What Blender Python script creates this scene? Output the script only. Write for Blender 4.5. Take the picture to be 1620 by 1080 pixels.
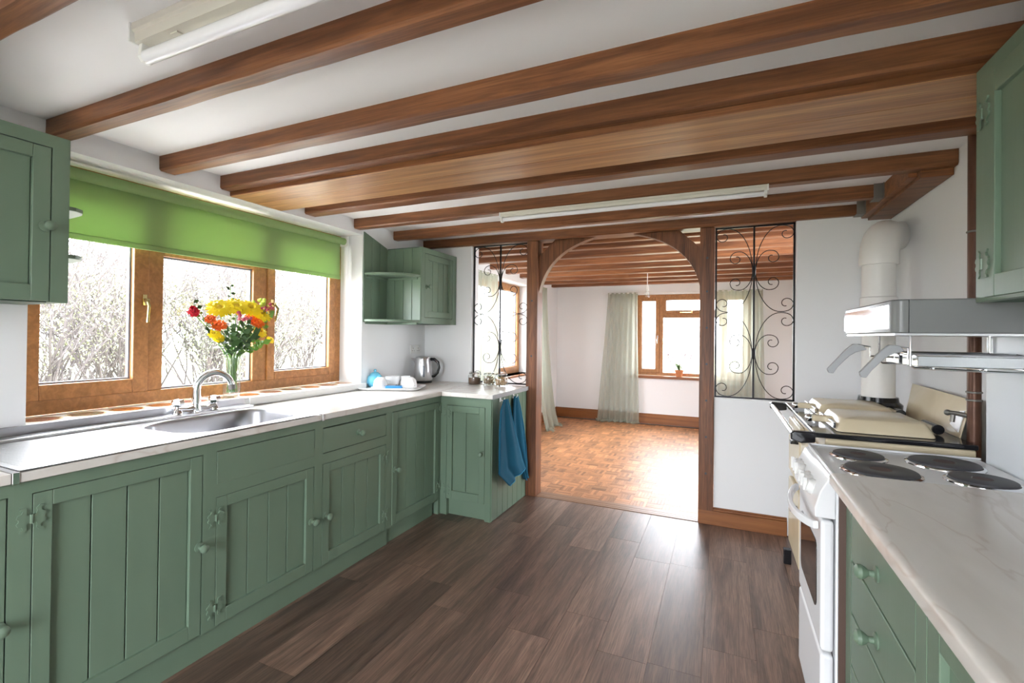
import bpy, bmesh, math, random
from mathutils import Vector, Matrix
PI = math.pi
for o in list(bpy.data.objects):
    bpy.data.objects.remove(o)
SC = bpy.context.scene
COL = SC.collection

# ------------------------------------------------------------------ camera
cam_d = bpy.data.cameras.new('camera'); cam = bpy.data.objects.new('camera', cam_d); COL.objects.link(cam)
YAW, PITCH, ROLL, FPX = math.radians(-24.0796), math.radians(0.43858), math.radians(0.6216), 747.44
cam_d.sensor_fit = 'HORIZONTAL'; cam_d.sensor_width = 36.0; cam_d.lens = 36.0 * FPX / 1620.0
cam_d.shift_y = -15.32 / 1620.0; cam_d.clip_start = 0.02; cam_d.clip_end = 300
_f = Vector((math.sin(YAW)*math.cos(PITCH), math.cos(YAW)*math.cos(PITCH), math.sin(PITCH)))
_r = Vector((math.cos(YAW), -math.sin(YAW), 0)); _u = _r.cross(_f)
_r2 = _r*math.cos(ROLL) + _u*math.sin(ROLL); _u2 = -_r*math.sin(ROLL) + _u*math.cos(ROLL)
cam.matrix_world = Matrix(((_r2.x, _u2.x, -_f.x, 0), (_r2.y, _u2.y, -_f.y, 0), (_r2.z, _u2.z, -_f.z, 1.33), (0, 0, 0, 1)))
SC.camera = cam

# ------------------------------------------------------------------ world, exposure
w = bpy.data.worlds.new('overcast_sky'); SC.world = w; w.use_nodes = True
bg = w.node_tree.nodes['Background']
bg.inputs['Color'].default_value = (0.925, 0.968, 1.035, 1); bg.inputs['Strength'].default_value = 5.0
SC.view_settings.view_transform = 'Standard'; SC.view_settings.look = 'None'
SC.view_settings.gamma = 1; SC.view_settings.use_curve_mapping = False
SC.view_settings.exposure = 2.55

def portal(name, loc, rot, sx, sy):           # samples the sky through an opening, emits nothing itself
    d = bpy.data.lights.new(name, 'AREA'); d.shape = 'RECTANGLE'; d.size = sx; d.size_y = sy
    d.cycles.is_portal = True
    o = bpy.data.objects.new(name, d); COL.objects.link(o); o.location = loc; o.rotation_euler = rot
portal('sky_portal_kitchen_window', (-2.95, 1.88, 1.52), (0, -PI/2, 0), 1.25, 2.0)
portal('sky_portal_far_window', (-0.45, 7.86, 1.36), (-PI/2, 0, 0), 1.8, 1.4)
portal('sky_portal_side_window', (-2.95, 5.46, 1.42), (0, -PI/2, 0), 1.35, 1.85)
portal('sky_portal_added_window', (1.28, 4.40, 1.26), (0, PI/2, 0), 1.7, 0.9)  # serves the opening added on the far room's hidden side
portal('sky_portal_added_doors', (-0.75, -2.05, 1.06), (PI/2, 0, 0), 1.4, 2.1)  # serves the glazed opening added behind the camera

# ------------------------------------------------------------------ materials
def mat(name, col, rough=0.5, metal=0.0, spec=0.5, noise=None, bump=None, coat=0.0, trans=0.0, ior=1.45, rnd=0.0, attr=None):
    """noise=(axis scale xyz, detail, dark colour, amount) ; bump=(scale xyz, strength, dist)"""
    m = bpy.data.materials.new(name); m.use_nodes = True
    nt = m.node_tree; b = nt.nodes['Principled BSDF']; N = nt.nodes.new; Lk = nt.links.new
    b.inputs['Base Color'].default_value = (*col, 1); b.inputs['Roughness'].default_value = rough
    b.inputs['Metallic'].default_value = metal; b.inputs['Specular IOR Level'].default_value = spec
    b.inputs['Coat Weight'].default_value = coat; b.inputs['Coat Roughness'].default_value = 0.15
    b.inputs['Transmission Weight'].default_value = trans; b.inputs['IOR'].default_value = ior
    tc = N('ShaderNodeTexCoord'); vec = tc.outputs['Object']
    if rnd or noise:
        oi = N('ShaderNodeObjectInfo'); va = N('ShaderNodeVectorMath'); va.operation = 'MULTIPLY_ADD'
        cx = N('ShaderNodeCombineXYZ')
        for i in range(3): Lk(oi.outputs['Random'], cx.inputs[i])
        va.inputs[1].default_value = (37, 53, 71); Lk(cx.outputs[0], va.inputs[0]); Lk(vec, va.inputs[2]); vec = va.outputs[0]
    colsock = None
    if noise:
        sc, det, dark, amt = noise
        mp = N('ShaderNodeMapping'); mp.inputs['Scale'].default_value = sc; Lk(vec, mp.inputs[0])
        nz = N('ShaderNodeTexNoise'); nz.inputs['Scale'].default_value = 1; nz.inputs['Detail'].default_value = det
        nz.inputs['Roughness'].default_value = 0.65; nz.inputs['Distortion'].default_value = 0.6
        Lk(mp.outputs[0], nz.inputs['Vector'])
        rp = N('ShaderNodeValToRGB'); rp.color_ramp.elements[0].position = 0.36; rp.color_ramp.elements[1].position = 0.66
        Lk(nz.outputs['Fac'], rp.inputs[0])
        mx = N('ShaderNodeMix'); mx.data_type = 'RGBA'
        mx.inputs[6].default_value = (*[c*(1-amt)+d*amt for c, d in zip(col, dark)], 1); mx.inputs[7].default_value = (*col, 1)
        Lk(rp.outputs[0], mx.inputs[0]); colsock = mx.outputs[2]
    if rnd or attr:
        hv = N('ShaderNodeHueSaturation')
        if colsock: Lk(colsock, hv.inputs['Color'])
        else: hv.inputs['Color'].default_value = (*col, 1)
        src = None
        if attr:
            at = N('ShaderNodeAttribute'); at.attribute_name = attr; src = at.outputs['Fac']
        if rnd:
            oi2 = N('ShaderNodeObjectInfo')
            if src:
                ad = N('ShaderNodeMath'); ad.operation = 'ADD'; Lk(src, ad.inputs[0])
                ml = N('ShaderNodeMath'); ml.operation = 'MULTIPLY'; ml.inputs[1].default_value = rnd; Lk(oi2.outputs['Random'], ml.inputs[0])
                Lk(ml.outputs[0], ad.inputs[1]); src = ad.outputs[0]
                Lk(src, hv.inputs['Value'])
            else:
                mr = N('ShaderNodeMapRange'); mr.inputs[3].default_value = 1-rnd; mr.inputs[4].default_value = 1+rnd
                Lk(oi2.outputs['Random'], mr.inputs[0]); Lk(mr.outputs[0], hv.inputs['Value'])
        else: Lk(src, hv.inputs['Value'])
        colsock = hv.outputs[0]
    if colsock: Lk(colsock, b.inputs['Base Color'])
    if bump:
        sc, st, ds = bump
        mp = N('ShaderNodeMapping'); mp.inputs['Scale'].default_value = sc; Lk(vec, mp.inputs[0])
        nz = N('ShaderNodeTexNoise'); nz.inputs['Scale'].default_value = 1; nz.inputs['Detail'].default_value = 4
        Lk(mp.outputs[0], nz.inputs['Vector'])
        bp = N('ShaderNodeBump'); bp.inputs['Strength'].default_value = st; bp.inputs['Distance'].default_value = ds
        Lk(nz.outputs['Fac'], bp.inputs['Height']); Lk(bp.outputs[0], b.inputs['Normal'])
    return m

M = {}
M['wall'] = mat('white_wall_paint', (0.79, 0.795, 0.80), 0.6, bump=((9, 9, 9), 0.12, 0.01))
M['ceil'] = mat('white_ceiling_paint', (0.86, 0.86, 0.855), 0.7, bump=((6, 6, 6), 0.1, 0.01))
M['green'] = mat('sage_green_paint', (0.148, 0.212, 0.150), 0.36, noise=((3, 3, 1.5), 3, (0.112, 0.172, 0.118), 0.35), bump=((60, 60, 8), 0.10, 0.002))
M['green_in'] = mat('dark_cabinet_inside', (0.05, 0.09, 0.06), 0.6)
M['beam'] = mat('stained_beam_wood', (0.32, 0.128, 0.049), 0.42, noise=((1.4, 26, 26), 6, (0.10, 0.030, 0.010), 0.8), bump=((3, 60, 60), 0.25, 0.004), rnd=0.12)
M['pine'] = mat('varnished_pine_boards', (0.60, 0.32, 0.135), 0.38, noise=((0.9, 22, 22), 5, (0.30, 0.12, 0.04), 0.7), bump=((2, 50, 50), 0.1, 0.002), rnd=0.1)
M['postwood'] = mat('stained_post_wood', (0.25, 0.095, 0.036), 0.45, noise=((24, 24, 1.6), 6, (0.10, 0.032, 0.012), 0.8), bump=((60, 60, 4), 0.25, 0.003), rnd=0.06)
M['oak'] = mat('oak_effect_frame', (0.50, 0.225, 0.075), 0.38, noise=((60, 28, 16), 4, (0.30, 0.125, 0.038), 0.6), rnd=0.05)
M['board'] = mat('varnished_skirting', (0.30, 0.115, 0.036), 0.4, noise=((1.5, 18, 26), 5, (0.17, 0.055, 0.016), 0.8), bump=((2, 30, 40), 0.15, 0.003))
M['plank'] = mat('dark_oak_vinyl_plank', (0.27, 0.168, 0.122), 0.37, spec=1.0, noise=((16, 1.6, 4), 8, (0.080, 0.045, 0.033), 0.85), bump=((170, 7, 6), 0.3, 0.002), rnd=0.34)
def fine_grain(m, sc, amt):
    nt = m.node_tree; N = nt.nodes.new; Lk = nt.links.new; b = nt.nodes['Principled BSDF']; src = b.inputs['Base Color'].links[0].from_socket
    tc = N('ShaderNodeTexCoord'); oi = N('ShaderNodeObjectInfo'); mp = N('ShaderNodeMapping'); mp.inputs['Scale'].default_value = sc; Lk(tc.outputs['Object'], mp.inputs[0])
    cx = N('ShaderNodeCombineXYZ'); ml = N('ShaderNodeMath'); ml.operation = 'MULTIPLY'; ml.inputs[1].default_value = 91; Lk(oi.outputs['Random'], ml.inputs[0]); Lk(ml.outputs[0], cx.inputs[0]); Lk(ml.outputs[0], cx.inputs[1]); Lk(cx.outputs[0], mp.inputs['Location'])
    nz = N('ShaderNodeTexNoise'); nz.inputs['Scale'].default_value = 1; nz.inputs['Detail'].default_value = 5; nz.inputs['Distortion'].default_value = 1.4; Lk(mp.outputs[0], nz.inputs['Vector'])
    rp = N('ShaderNodeValToRGB'); rp.color_ramp.elements[0].position = 0.40; rp.color_ramp.elements[1].position = 0.60; rp.color_ramp.elements[0].color = (amt, amt, amt, 1); Lk(nz.outputs['Fac'], rp.inputs[0])
    mx = N('ShaderNodeMix'); mx.data_type = 'RGBA'; mx.blend_type = 'MULTIPLY'; mx.inputs[0].default_value = 1; Lk(src, mx.inputs[6]); Lk(rp.outputs[0], mx.inputs[7]); Lk(mx.outputs[2], b.inputs['Base Color'])
fine_grain(M['plank'], (150, 5, 4), 0.60)
M['parquet'] = mat('mosaic_parquet', (0.44, 0.215, 0.095), 0.42, noise=((14, 90, 8), 4, (0.26, 0.10, 0.04), 0.7), rnd=0.5, attr='shade')
M['thresh'] = mat('worn_threshold_board', (0.30, 0.17, 0.10), 0.4, noise=((2, 60, 10), 5, (0.16, 0.08, 0.045), 0.8))
M['steel'] = mat('brushed_stainless', (0.66, 0.66, 0.67), 0.28, metal=1.0, bump=((200, 4, 4), 0.05, 0.001))
M['chrome'] = mat('chrome', (0.80, 0.80, 0.81), 0.07, metal=1.0)
M['bowlsteel'] = mat('dull_bowl_steel', (0.40, 0.40, 0.415), 0.30, metal=1.0, bump=((4, 4, 160), 0.06, 0.001))
M['filler'] = mat('dark_brown_board', (0.085, 0.050, 0.038), 0.5)
M['panmetal'] = mat('worn_pan_steel', (0.42, 0.43, 0.44), 0.22, metal=1.0)
M['iron'] = mat('black_wrought_iron', (0.015, 0.015, 0.017), 0.4, metal=0.6)
fine_grain(M['beam'], (3, 90, 90), 0.76); fine_grain(M['pine'], (2.2, 70, 70), 0.72); fine_grain(M['oak'], (60, 30, 30), 0.80); fine_grain(M['postwood'], (110, 110, 4), 0.6)
M['black'] = mat('black_enamel', (0.010, 0.010, 0.012), 0.15)
M['cream'] = mat('cream_enamel', (0.66, 0.57, 0.40), 0.22, noise=((3, 3, 3), 3, (0.55, 0.45, 0.29), 0.5))
M['white'] = mat('white_enamel', (0.80, 0.81, 0.82), 0.22)
M['plastic'] = mat('white_plastic', (0.78, 0.78, 0.76), 0.35)
M['offwhite'] = mat('aged_white_metal', (0.66, 0.63, 0.55), 0.4)
M['hoodgrey'] = mat('grey_hood_enamel', (0.17, 0.175, 0.172), 0.35)
M['grey'] = mat('grey_handle_plastic', (0.36, 0.37, 0.38), 0.4)
M['darkgrey'] = mat('hotplate_iron', (0.055, 0.055, 0.06), 0.5)
M['rust'] = mat('rusted_hotplate_centre', (0.075, 0.040, 0.032), 0.6)
M['copper'] = mat('tarnished_copper', (0.13, 0.058, 0.034), 0.4, metal=0.35, noise=((20, 20, 6), 4, (0.08, 0.035, 0.02), 0.8))
M['brass'] = mat('brass', (0.70, 0.56, 0.26), 0.2, metal=1.0)
M['flue'] = mat('cream_flue_enamel', (0.80, 0.785, 0.75), 0.35)
M['towel'] = mat('teal_blue_terry', (0.004, 0.100, 0.178), 0.95, bump=((420, 420, 420), 0.9, 0.006))
M['towel_hem'] = mat('light_blue_hem', (0.03, 0.25, 0.42), 0.9)
M['teapot'] = mat('light_blue_glaze', (0.16, 0.52, 0.70), 0.15)
M['china'] = mat('white_china', (0.82, 0.82, 0.82), 0.15)
M['packet'] = mat('blue_packet', (0.02, 0.23, 0.52), 0.4)
M['jar_a'] = mat('brown_coffee', (0.11, 0.055, 0.03), 0.8, bump=((200, 200, 200), 0.8, 0.005))
M['jar_b'] = mat('dry_twists', (0.33, 0.24, 0.14), 0.7)
M['jar_c'] = mat('dry_pieces', (0.46, 0.30, 0.16), 0.7)
M['terracotta'] = mat('terracotta', (0.52, 0.20, 0.085), 0.7)
M['leaf'] = mat('green_leaf', (0.060, 0.135, 0.038), 0.45, rnd=0.3)
M['leaf2'] = mat('bright_green_leaf', (0.16, 0.33, 0.05), 0.45, rnd=0.2)
M['stem'] = mat('flower_stem', (0.13, 0.25, 0.05), 0.5)
M['yellow'] = mat('yellow_petal', (0.93, 0.74, 0.02), 0.55)
M['ydisc'] = mat('yellow_disc', (0.62, 0.42, 0.02), 0.7)
M['orange'] = mat('orange_petal', (0.78, 0.13, 0.012), 0.5)
M['red'] = mat('red_petal', (0.56, 0.008, 0.025), 0.5)
M['pink'] = mat('pink_bud', (0.42, 0.06, 0.10), 0.5)
M['lime'] = mat('lime_green_bud', (0.45, 0.58, 0.06), 0.5)
M['lilac'] = mat('lilac_petal', (0.45, 0.30, 0.42), 0.5)
M['twig'] = mat('grey_brown_twig', (0.088, 0.074, 0.070), 0.8, rnd=0.25)
M['hedgeleaf'] = mat('pale_hedge_leaf', (0.22, 0.235, 0.125), 0.6, rnd=0.3, attr='shade')
M['lawn'] = mat('rough_grass', (0.15, 0.175, 0.09), 0.9, noise=((3, 3, 3), 6, (0.18, 0.16, 0.11), 0.8))
M['bounce_paving'] = mat('pale_bounce_paving', (0.50, 0.48, 0.44), 0.9)
M['paper'] = mat('silver_tape', (0.80, 0.80, 0.80), 0.3)
M['rubber'] = mat('grey_seal', (0.25, 0.28, 0.33), 0.6)
M['splash'] = mat('white_splash_panel', (0.74, 0.78, 0.82), 0.25, bump=((4, 4, 2), 0.15, 0.01))
M['galv'] = mat('galvanised_steel', (0.22, 0.21, 0.19), 0.5, metal=0.8)
M['ovenglass'] = mat('dark_oven_glass', (0.03, 0.025, 0.022), 0.05, spec=0.8)
M['tube'] = mat('fluorescent_tube_glass', (0.83, 0.83, 0.86), 0.12)

def marble(name):
    m = mat(name, (0.70, 0.65, 0.585), 0.22)
    nt = m.node_tree; N = nt.nodes.new; Lk = nt.links.new; b = nt.nodes['Principled BSDF']
    tc = N('ShaderNodeTexCoord'); mp = N('ShaderNodeMapping'); mp.inputs['Scale'].default_value = (5.0, 1.3, 3.2); mp.inputs['Rotation'].default_value = (0, 0, 0.75)
    Lk(tc.outputs['Object'], mp.inputs[0])
    n1 = N('ShaderNodeTexNoise'); n1.inputs['Scale'].default_value = 1.6; n1.inputs['Detail'].default_value = 3; n1.inputs['Distortion'].default_value = 0.7
    Lk(mp.outputs[0], n1.inputs['Vector'])
    r1 = N('ShaderNodeValToRGB'); e = r1.color_ramp.elements; e[0].position = 0.475; e[0].color = (0, 0, 0, 1); e[1].position = 0.525; e[1].color = (0, 0, 0, 1)
    k = e.new(0.5); k.color = (1, 1, 1, 1); Lk(n1.outputs['Fac'], r1.inputs[0])
    n2 = N('ShaderNodeTexNoise'); n2.inputs['Scale'].default_value = 2.3; n2.inputs['Detail'].default_value = 4; n2.inputs['Distortion'].default_value = 1.0
    Lk(mp.outputs[0], n2.inputs['Vector'])
    mx = N('ShaderNodeMix'); mx.data_type = 'RGBA'; mx.inputs[6].default_value = (0.72, 0.695, 0.655, 1); mx.inputs[7].default_value = (0.58, 0.545, 0.495, 1); Lk(n2.outputs['Fac'], mx.inputs[0])
    mx2 = N('ShaderNodeMix'); mx2.data_type = 'RGBA'; mx2.inputs[7].default_value = (0.42, 0.32, 0.25, 1); Lk(mx.outputs[2], mx2.inputs[6])
    ml = N('ShaderNodeMath'); ml.operation = 'MULTIPLY'; ml.inputs[1].default_value = 0.30; Lk(r1.outputs[0], ml.inputs[0]); Lk(ml.outputs[0], mx2.inputs[0])
    Lk(mx2.outputs[2], b.inputs['Base Color']); return m
M['marble'] = marble('marbled_laminate')

def glass(name, refl=0.06, tint=(1, 1, 1)):
    m = bpy.data.materials.new(name); m.use_nodes = True; nt = m.node_tree; nt.nodes.clear(); N = nt.nodes.new
    t = N('ShaderNodeBsdfTransparent'); t.inputs[0].default_value = (*tint, 1)
    g = N('ShaderNodeBsdfGlossy'); g.inputs['Roughness'].default_value = 0.02
    fr = N('ShaderNodeLayerWeight'); fr.inputs[0].default_value = 0.12
    mr = N('ShaderNodeMapRange'); mr.inputs[3].default_value = refl; mr.inputs[4].default_value = 0.5; nt.links.new(fr.outputs['Fresnel'], mr.inputs[0])
    mx = N('ShaderNodeMixShader'); nt.links.new(mr.outputs[0], mx.inputs[0])
    nt.links.new(t.outputs[0], mx.inputs[1]); nt.links.new(g.outputs[0], mx.inputs[2])
    o = N('ShaderNodeOutputMaterial'); nt.links.new(mx.outputs[0], o.inputs[0]); return m
M['pane'] = glass('window_glass', 0.03)
M['jarglass'] = glass('jar_glass', 0.10, (0.94, 0.96, 0.95))

def sheer(name):
    m = bpy.data.materials.new(name); m.use_nodes = True; nt = m.node_tree; nt.nodes.clear(); N = nt.nodes.new
    t = N('ShaderNodeBsdfTransparent'); d = N('ShaderNodeBsdfDiffuse'); d.inputs[0].default_value = (0.60, 0.625, 0.53, 1)
    l = N('ShaderNodeBsdfTranslucent'); l.inputs[0].default_value = (0.45, 0.48, 0.40, 1)
    a = N('ShaderNodeMixShader'); a.inputs[0].default_value = 0.5; nt.links.new(d.outputs[0], a.inputs[1]); nt.links.new(l.outputs[0], a.inputs[2])
    mx = N('ShaderNodeMixShader'); mx.inputs[0].default_value = 0.66
    nt.links.new(t.outputs[0], mx.inputs[1]); nt.links.new(a.outputs[0], mx.inputs[2])
    o = N('ShaderNodeOutputMaterial'); nt.links.new(mx.outputs[0], o.inputs[0]); return m
def cloth(name, col, tr, k):
    m = mat(name, col, 0.85, bump=((30, 30, 300), 0.15, 0.002)); nt = m.node_tree; N = nt.nodes.new
    l = N('ShaderNodeBsdfTranslucent'); l.inputs[0].default_value = (*tr, 1); mx = N('ShaderNodeMixShader'); mx.inputs[0].default_value = k
    o = nt.nodes['Material Output']; nt.links.new(nt.nodes['Principled BSDF'].outputs[0], mx.inputs[1]); nt.links.new(l.outputs[0], mx.inputs[2]); nt.links.new(mx.outputs[0], o.inputs[0]); return m
M['blind'] = cloth('green_blind_fabric', (0.35, 0.49, 0.21), (0.33, 0.45, 0.19), 0.36)
M['sheer'] = sheer('sheer_sage_curtain')

def tile_mat(name, c1, c2):
    """white glazed tile printed with a round motif, centred on the tile's own origin"""
    m = mat(name, (0.8, 0.78, 0.72), 0.15); nt = m.node_tree; N = nt.nodes.new; Lk = nt.links.new; b = nt.nodes['Principled BSDF']
    tc = N('ShaderNodeTexCoord'); sp = N('ShaderNodeSeparateXYZ'); Lk(tc.outputs['Object'], sp.inputs[0])
    cx = N('ShaderNodeCombineXYZ'); Lk(sp.outputs[0], cx.inputs[0]); Lk(sp.outputs[1], cx.inputs[1])
    ln = N('ShaderNodeVectorMath'); ln.operation = 'LENGTH'; Lk(cx.outputs[0], ln.inputs[0])
    nz = N('ShaderNodeTexNoise'); nz.inputs['Scale'].default_value = 60; Lk(tc.outputs['Object'], nz.inputs['Vector'])
    ma = N('ShaderNodeMath'); ma.operation = 'MULTIPLY_ADD'; ma.inputs[1].default_value = 0.03; Lk(nz.outputs['Fac'], ma.inputs[0]); Lk(ln.outputs['Value'], ma.inputs[2])
    rp = N('ShaderNodeValToRGB'); e = rp.color_ramp.elements; rp.color_ramp.interpolation = 'CONSTANT'
    e[0].position = 0; e[0].color = (*c2, 1); e[1].position = 0.04; e[1].color = (*c1, 1)
    k = e.new(0.062); k.color = (*c2, 1); k = e.new(0.075); k.color = (0.72, 0.60, 0.36, 1); k = e.new(0.083); k.color = (0.8, 0.79, 0.74, 1)
    Lk(ma.outputs[0], rp.inputs[0]); Lk(rp.outputs[0], b.inputs['Base Color']); return m
M['tile1'] = tile_mat('tile_print_plum', (0.18, 0.06, 0.06), (0.30, 0.17, 0.10))
M['tile2'] = tile_mat('tile_print_green', (0.12, 0.16, 0.09), (0.22, 0.11, 0.07))
M['tile3'] = tile_mat('tile_print_orange', (0.50, 0.16, 0.03), (0.25, 0.09, 0.03))

def china_print():
    m = mat('floral_china', (0.8, 0.8, 0.8), 0.15); nt = m.node_tree; N = nt.nodes.new; Lk = nt.links.new
    tc = N('ShaderNodeTexCoord'); v = N('ShaderNodeTexVoronoi'); v.inputs['Scale'].default_value = 24; Lk(tc.outputs['Object'], v.inputs['Vector'])
    n = N('ShaderNodeTexNoise'); n.inputs['Scale'].default_value = 130; Lk(tc.outputs['Object'], n.inputs['Vector'])
    ad = N('ShaderNodeMath'); ad.operation = 'MULTIPLY_ADD'; ad.inputs[1].default_value = 0.5; Lk(n.outputs['Fac'], ad.inputs[0]); Lk(v.outputs['Distance'], ad.inputs[2])
    rp = N('ShaderNodeValToRGB'); e = rp.color_ramp.elements; rp.color_ramp.interpolation = 'CONSTANT'
    e[0].color = (0.20, 0.22, 0.27, 1); e[1].position = 0.42; e[1].color = (0.8, 0.8, 0.8, 1)
    Lk(ad.outputs[0], rp.inputs[0]); Lk(rp.outputs[0], nt.nodes['Principled BSDF'].inputs['Base Color']); return m
M['floral'] = china_print()

# ------------------------------------------------------------------ mesh helpers
class MB:
    def __init__(s): s.v = []; s.f = []; s.shade = None
    def add(s, vs, fs):
        o = len(s.v); s.v += [tuple(p) for p in vs]; s.f += [tuple(i+o for i in f) for f in fs]; return s
    def box(s, x0, x1, y0, y1, z0, z1):
        x0, x1 = min(x0, x1), max(x0, x1); y0, y1 = min(y0, y1), max(y0, y1); z0, z1 = min(z0, z1), max(z0, z1)
        return s.add([(x0,y0,z0),(x1,y0,z0),(x1,y1,z0),(x0,y1,z0),(x0,y0,z1),(x1,y0,z1),(x1,y1,z1),(x0,y1,z1)],
                     [(0,3,2,1),(4,5,6,7),(0,1,5,4),(1,2,6,5),(2,3,7,6),(3,0,4,7)])
    def prism(s, poly, axis, a0, a1):
        n = len(poly)
        def P(p, a):
            if axis == 'x': return (a, p[0], p[1])
            if axis == 'y': return (p[0], a, p[1])
            return (p[0], p[1], a)
        vs = [P(p, a0) for p in poly] + [P(p, a1) for p in poly]
        fs = [tuple(range(n)), tuple(range(2*n-1, n-1, -1))] + [(i, i+n, (i+1) % n+n, (i+1) % n) for i in range(n)]
        return s.add(vs, fs)
    def tube(s, path, r, n=8, closed=False, caps=True):
        path = [Vector(p) for p in path]; m = len(path)
        rs = r if isinstance(r, (list, tuple)) else [r]*m
        vs = []; prev = None
        for i, p in enumerate(path):
            if closed: t = path[(i+1) % m]-path[i-1]
            else: t = path[min(i+1, m-1)]-path[max(i-1, 0)]
            t.normalize()
            if prev is None:
                a = Vector((0, 0, 1)) if abs(t.z) < 0.9 else Vector((1, 0, 0)); u = t.cross(a).normalized()
            else:
                u = (prev - t*prev.dot(t))
                if u.length < 1e-6: u = t.orthogonal()
                u.normalize()
            prev = u; v = t.cross(u)
            for k in range(n):
                a = 2*PI*k/n; vs.append(p + (u*math.cos(a)+v*math.sin(a))*rs[i])
        fs = []
        for i in range(m if closed else m-1):
            j = (i+1) % m
            for k in range(n): fs.append((i*n+k, i*n+(k+1) % n, j*n+(k+1) % n, j*n+k))
        if caps and not closed: fs += [tuple(range(n-1, -1, -1)), tuple((m-1)*n+k for k in range(n))]
        return s.add(vs, fs)
    def cyl(s, p0, p1, r, n=16): return s.tube([p0, p1], r, n)
    def lathe(s, prof, c=(0, 0, 0), axis=(0, 0, 1), n=24, caps=True):
        ax = Vector(axis).normalized(); u = ax.orthogonal().normalized(); v = ax.cross(u); c = Vector(c); vs = []; fs = []
        for r, h in prof:
            for k in range(n):
                a = 2*PI*k/n; vs.append(c + ax*h + (u*math.cos(a)+v*math.sin(a))*max(r, 1e-5))
        for i in range(len(prof)-1):
            for k in range(n): fs.append((i*n+k, i*n+(k+1) % n, (i+1)*n+(k+1) % n, (i+1)*n+k))
        if caps: fs += [tuple(range(n-1, -1, -1)), tuple((len(prof)-1)*n+k for k in range(n))]
        return s.add(vs, fs)
    def ball(s, c, r, sc=(1, 1, 1), n=12, m=8):
        vs = []; fs = []
        for i in range(m+1):
            t = PI*i/m
            for k in range(n):
                a = 2*PI*k/n; vs.append((c[0]+r*sc[0]*math.sin(t)*math.cos(a), c[1]+r*sc[1]*math.sin(t)*math.sin(a), c[2]+r*sc[2]*math.cos(t)))
        for i in range(m):
            for k in range(n): fs.append((i*n+k, (i+1)*n+k, (i+1)*n+(k+1) % n, i*n+(k+1) % n))
        return s.add(vs, fs)
    def grid(s, fn, nu, nv):
        vs = [fn(i/nu, j/nv) for j in range(nv+1) for i in range(nu+1)]
        fs = [(j*(nu+1)+i, j*(nu+1)+i+1, (j+1)*(nu+1)+i+1, (j+1)*(nu+1)+i) for j in range(nv) for i in range(nu)]
        return s.add(vs, fs)
    def xf(s, mtx):
        s.v = [tuple(mtx @ Vector(p)) for p in s.v]; return s
    def mesh(s, name, m, org=(0, 0, 0)):
        me = bpy.data.meshes.new(name)
        me.from_pydata([(p[0]-org[0], p[1]-org[1], p[2]-org[2]) for p in s.v], [], s.f)
        bm = bmesh.new(); bm.from_mesh(me); bmesh.ops.recalc_face_normals(bm, faces=bm.faces); bm.to_mesh(me); bm.free()
        for p in me.polygons: p.use_smooth = True
        me.set_sharp_from_angle(angle=math.radians(35))
        if s.shade is not None:
            at = me.attributes.new('shade', 'FLOAT', 'FACE')
            for i, val in enumerate(s.shade): at.data[i].value = val
        me.materials.append(M[m] if isinstance(m, str) else m)
        return me
    def build(s, name, m, parent=None, bevel=0.0, seg=2, solid=0.0, subd=0):
        if parent is not None:
            r = parent
            while r.parent: r = r.parent
            org = tuple(r.location)
        else:
            xs = [p[0] for p in s.v]; ys = [p[1] for p in s.v]; zs = [p[2] for p in s.v]
            org = ((min(xs)+max(xs))/2, (min(ys)+max(ys))/2, min(zs))
        me = s.mesh(name, m, org); o = bpy.data.objects.new(name, me); COL.objects.link(o)
        if parent is not None: o.parent = parent
        else: o.location = org
        if subd: d = o.modifiers.new('subd', 'SUBSURF'); d.levels = d.render_levels = subd
        if solid: d = o.modifiers.new('solid', 'SOLIDIFY'); d.thickness = solid; d.offset = 0
        if bevel: d = o.modifiers.new('bevel', 'BEVEL'); d.width = bevel; d.segments = seg; d.limit_method = 'ANGLE'; d.angle_limit = math.radians(40); d.harden_normals = True
        return o
def tag(o, label, cat, group=None, kind=None):
    o['label'] = label; o['category'] = cat
    if group: o['group'] = group
    if kind: o['kind'] = kind
    return o
def thing(name, loc, label, cat, group=None, kind=None):
    o = bpy.data.objects.new(name, None); o.empty_display_size = 0.1; COL.objects.link(o); o.location = loc
    return tag(o, label, cat, group, kind)
def inst(me, name, parent, loc, rot=(0, 0, 0), bevel=0.0, world=True):
    """one more object sharing mesh data, placed in world coordinates under an unrotated root"""
    o = bpy.data.objects.new(name, me); COL.objects.link(o); o.parent = parent
    r = parent
    while r and r.parent: r = r.parent
    base = r.location if (r and world) else Vector((0, 0, 0))
    o.location = Vector(loc)-base; o.rotation_euler = rot
    if bevel: d = o.modifiers.new('bevel', 'BEVEL'); d.width = bevel; d.segments = 2; d.limit_method = 'ANGLE'
    return o
def B(*a): return MB().box(*a)
def arc(c, r, a0, a1, n, plane='xz'):
    out = []
    for i in range(n+1):
        a = a0+(a1-a0)*i/n
        if plane == 'xz': out.append((c[0]+r*math.cos(a), c[1], c[2]+r*math.sin(a)))
        elif plane == 'yz': out.append((c[0], c[1]+r*math.cos(a), c[2]+r*math.sin(a)))
        else: out.append((c[0]+r*math.cos(a), c[1]+r*math.sin(a), c[2]))
    return out
R = random.Random(7)

# ================================================================== SETTING
XL, XR, YB, YD, YF, ZC = -2.53, 0.96, -1.80, 3.67, 7.50, 2.19
DT = 0.13     # thickness of the dividing wall
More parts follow.
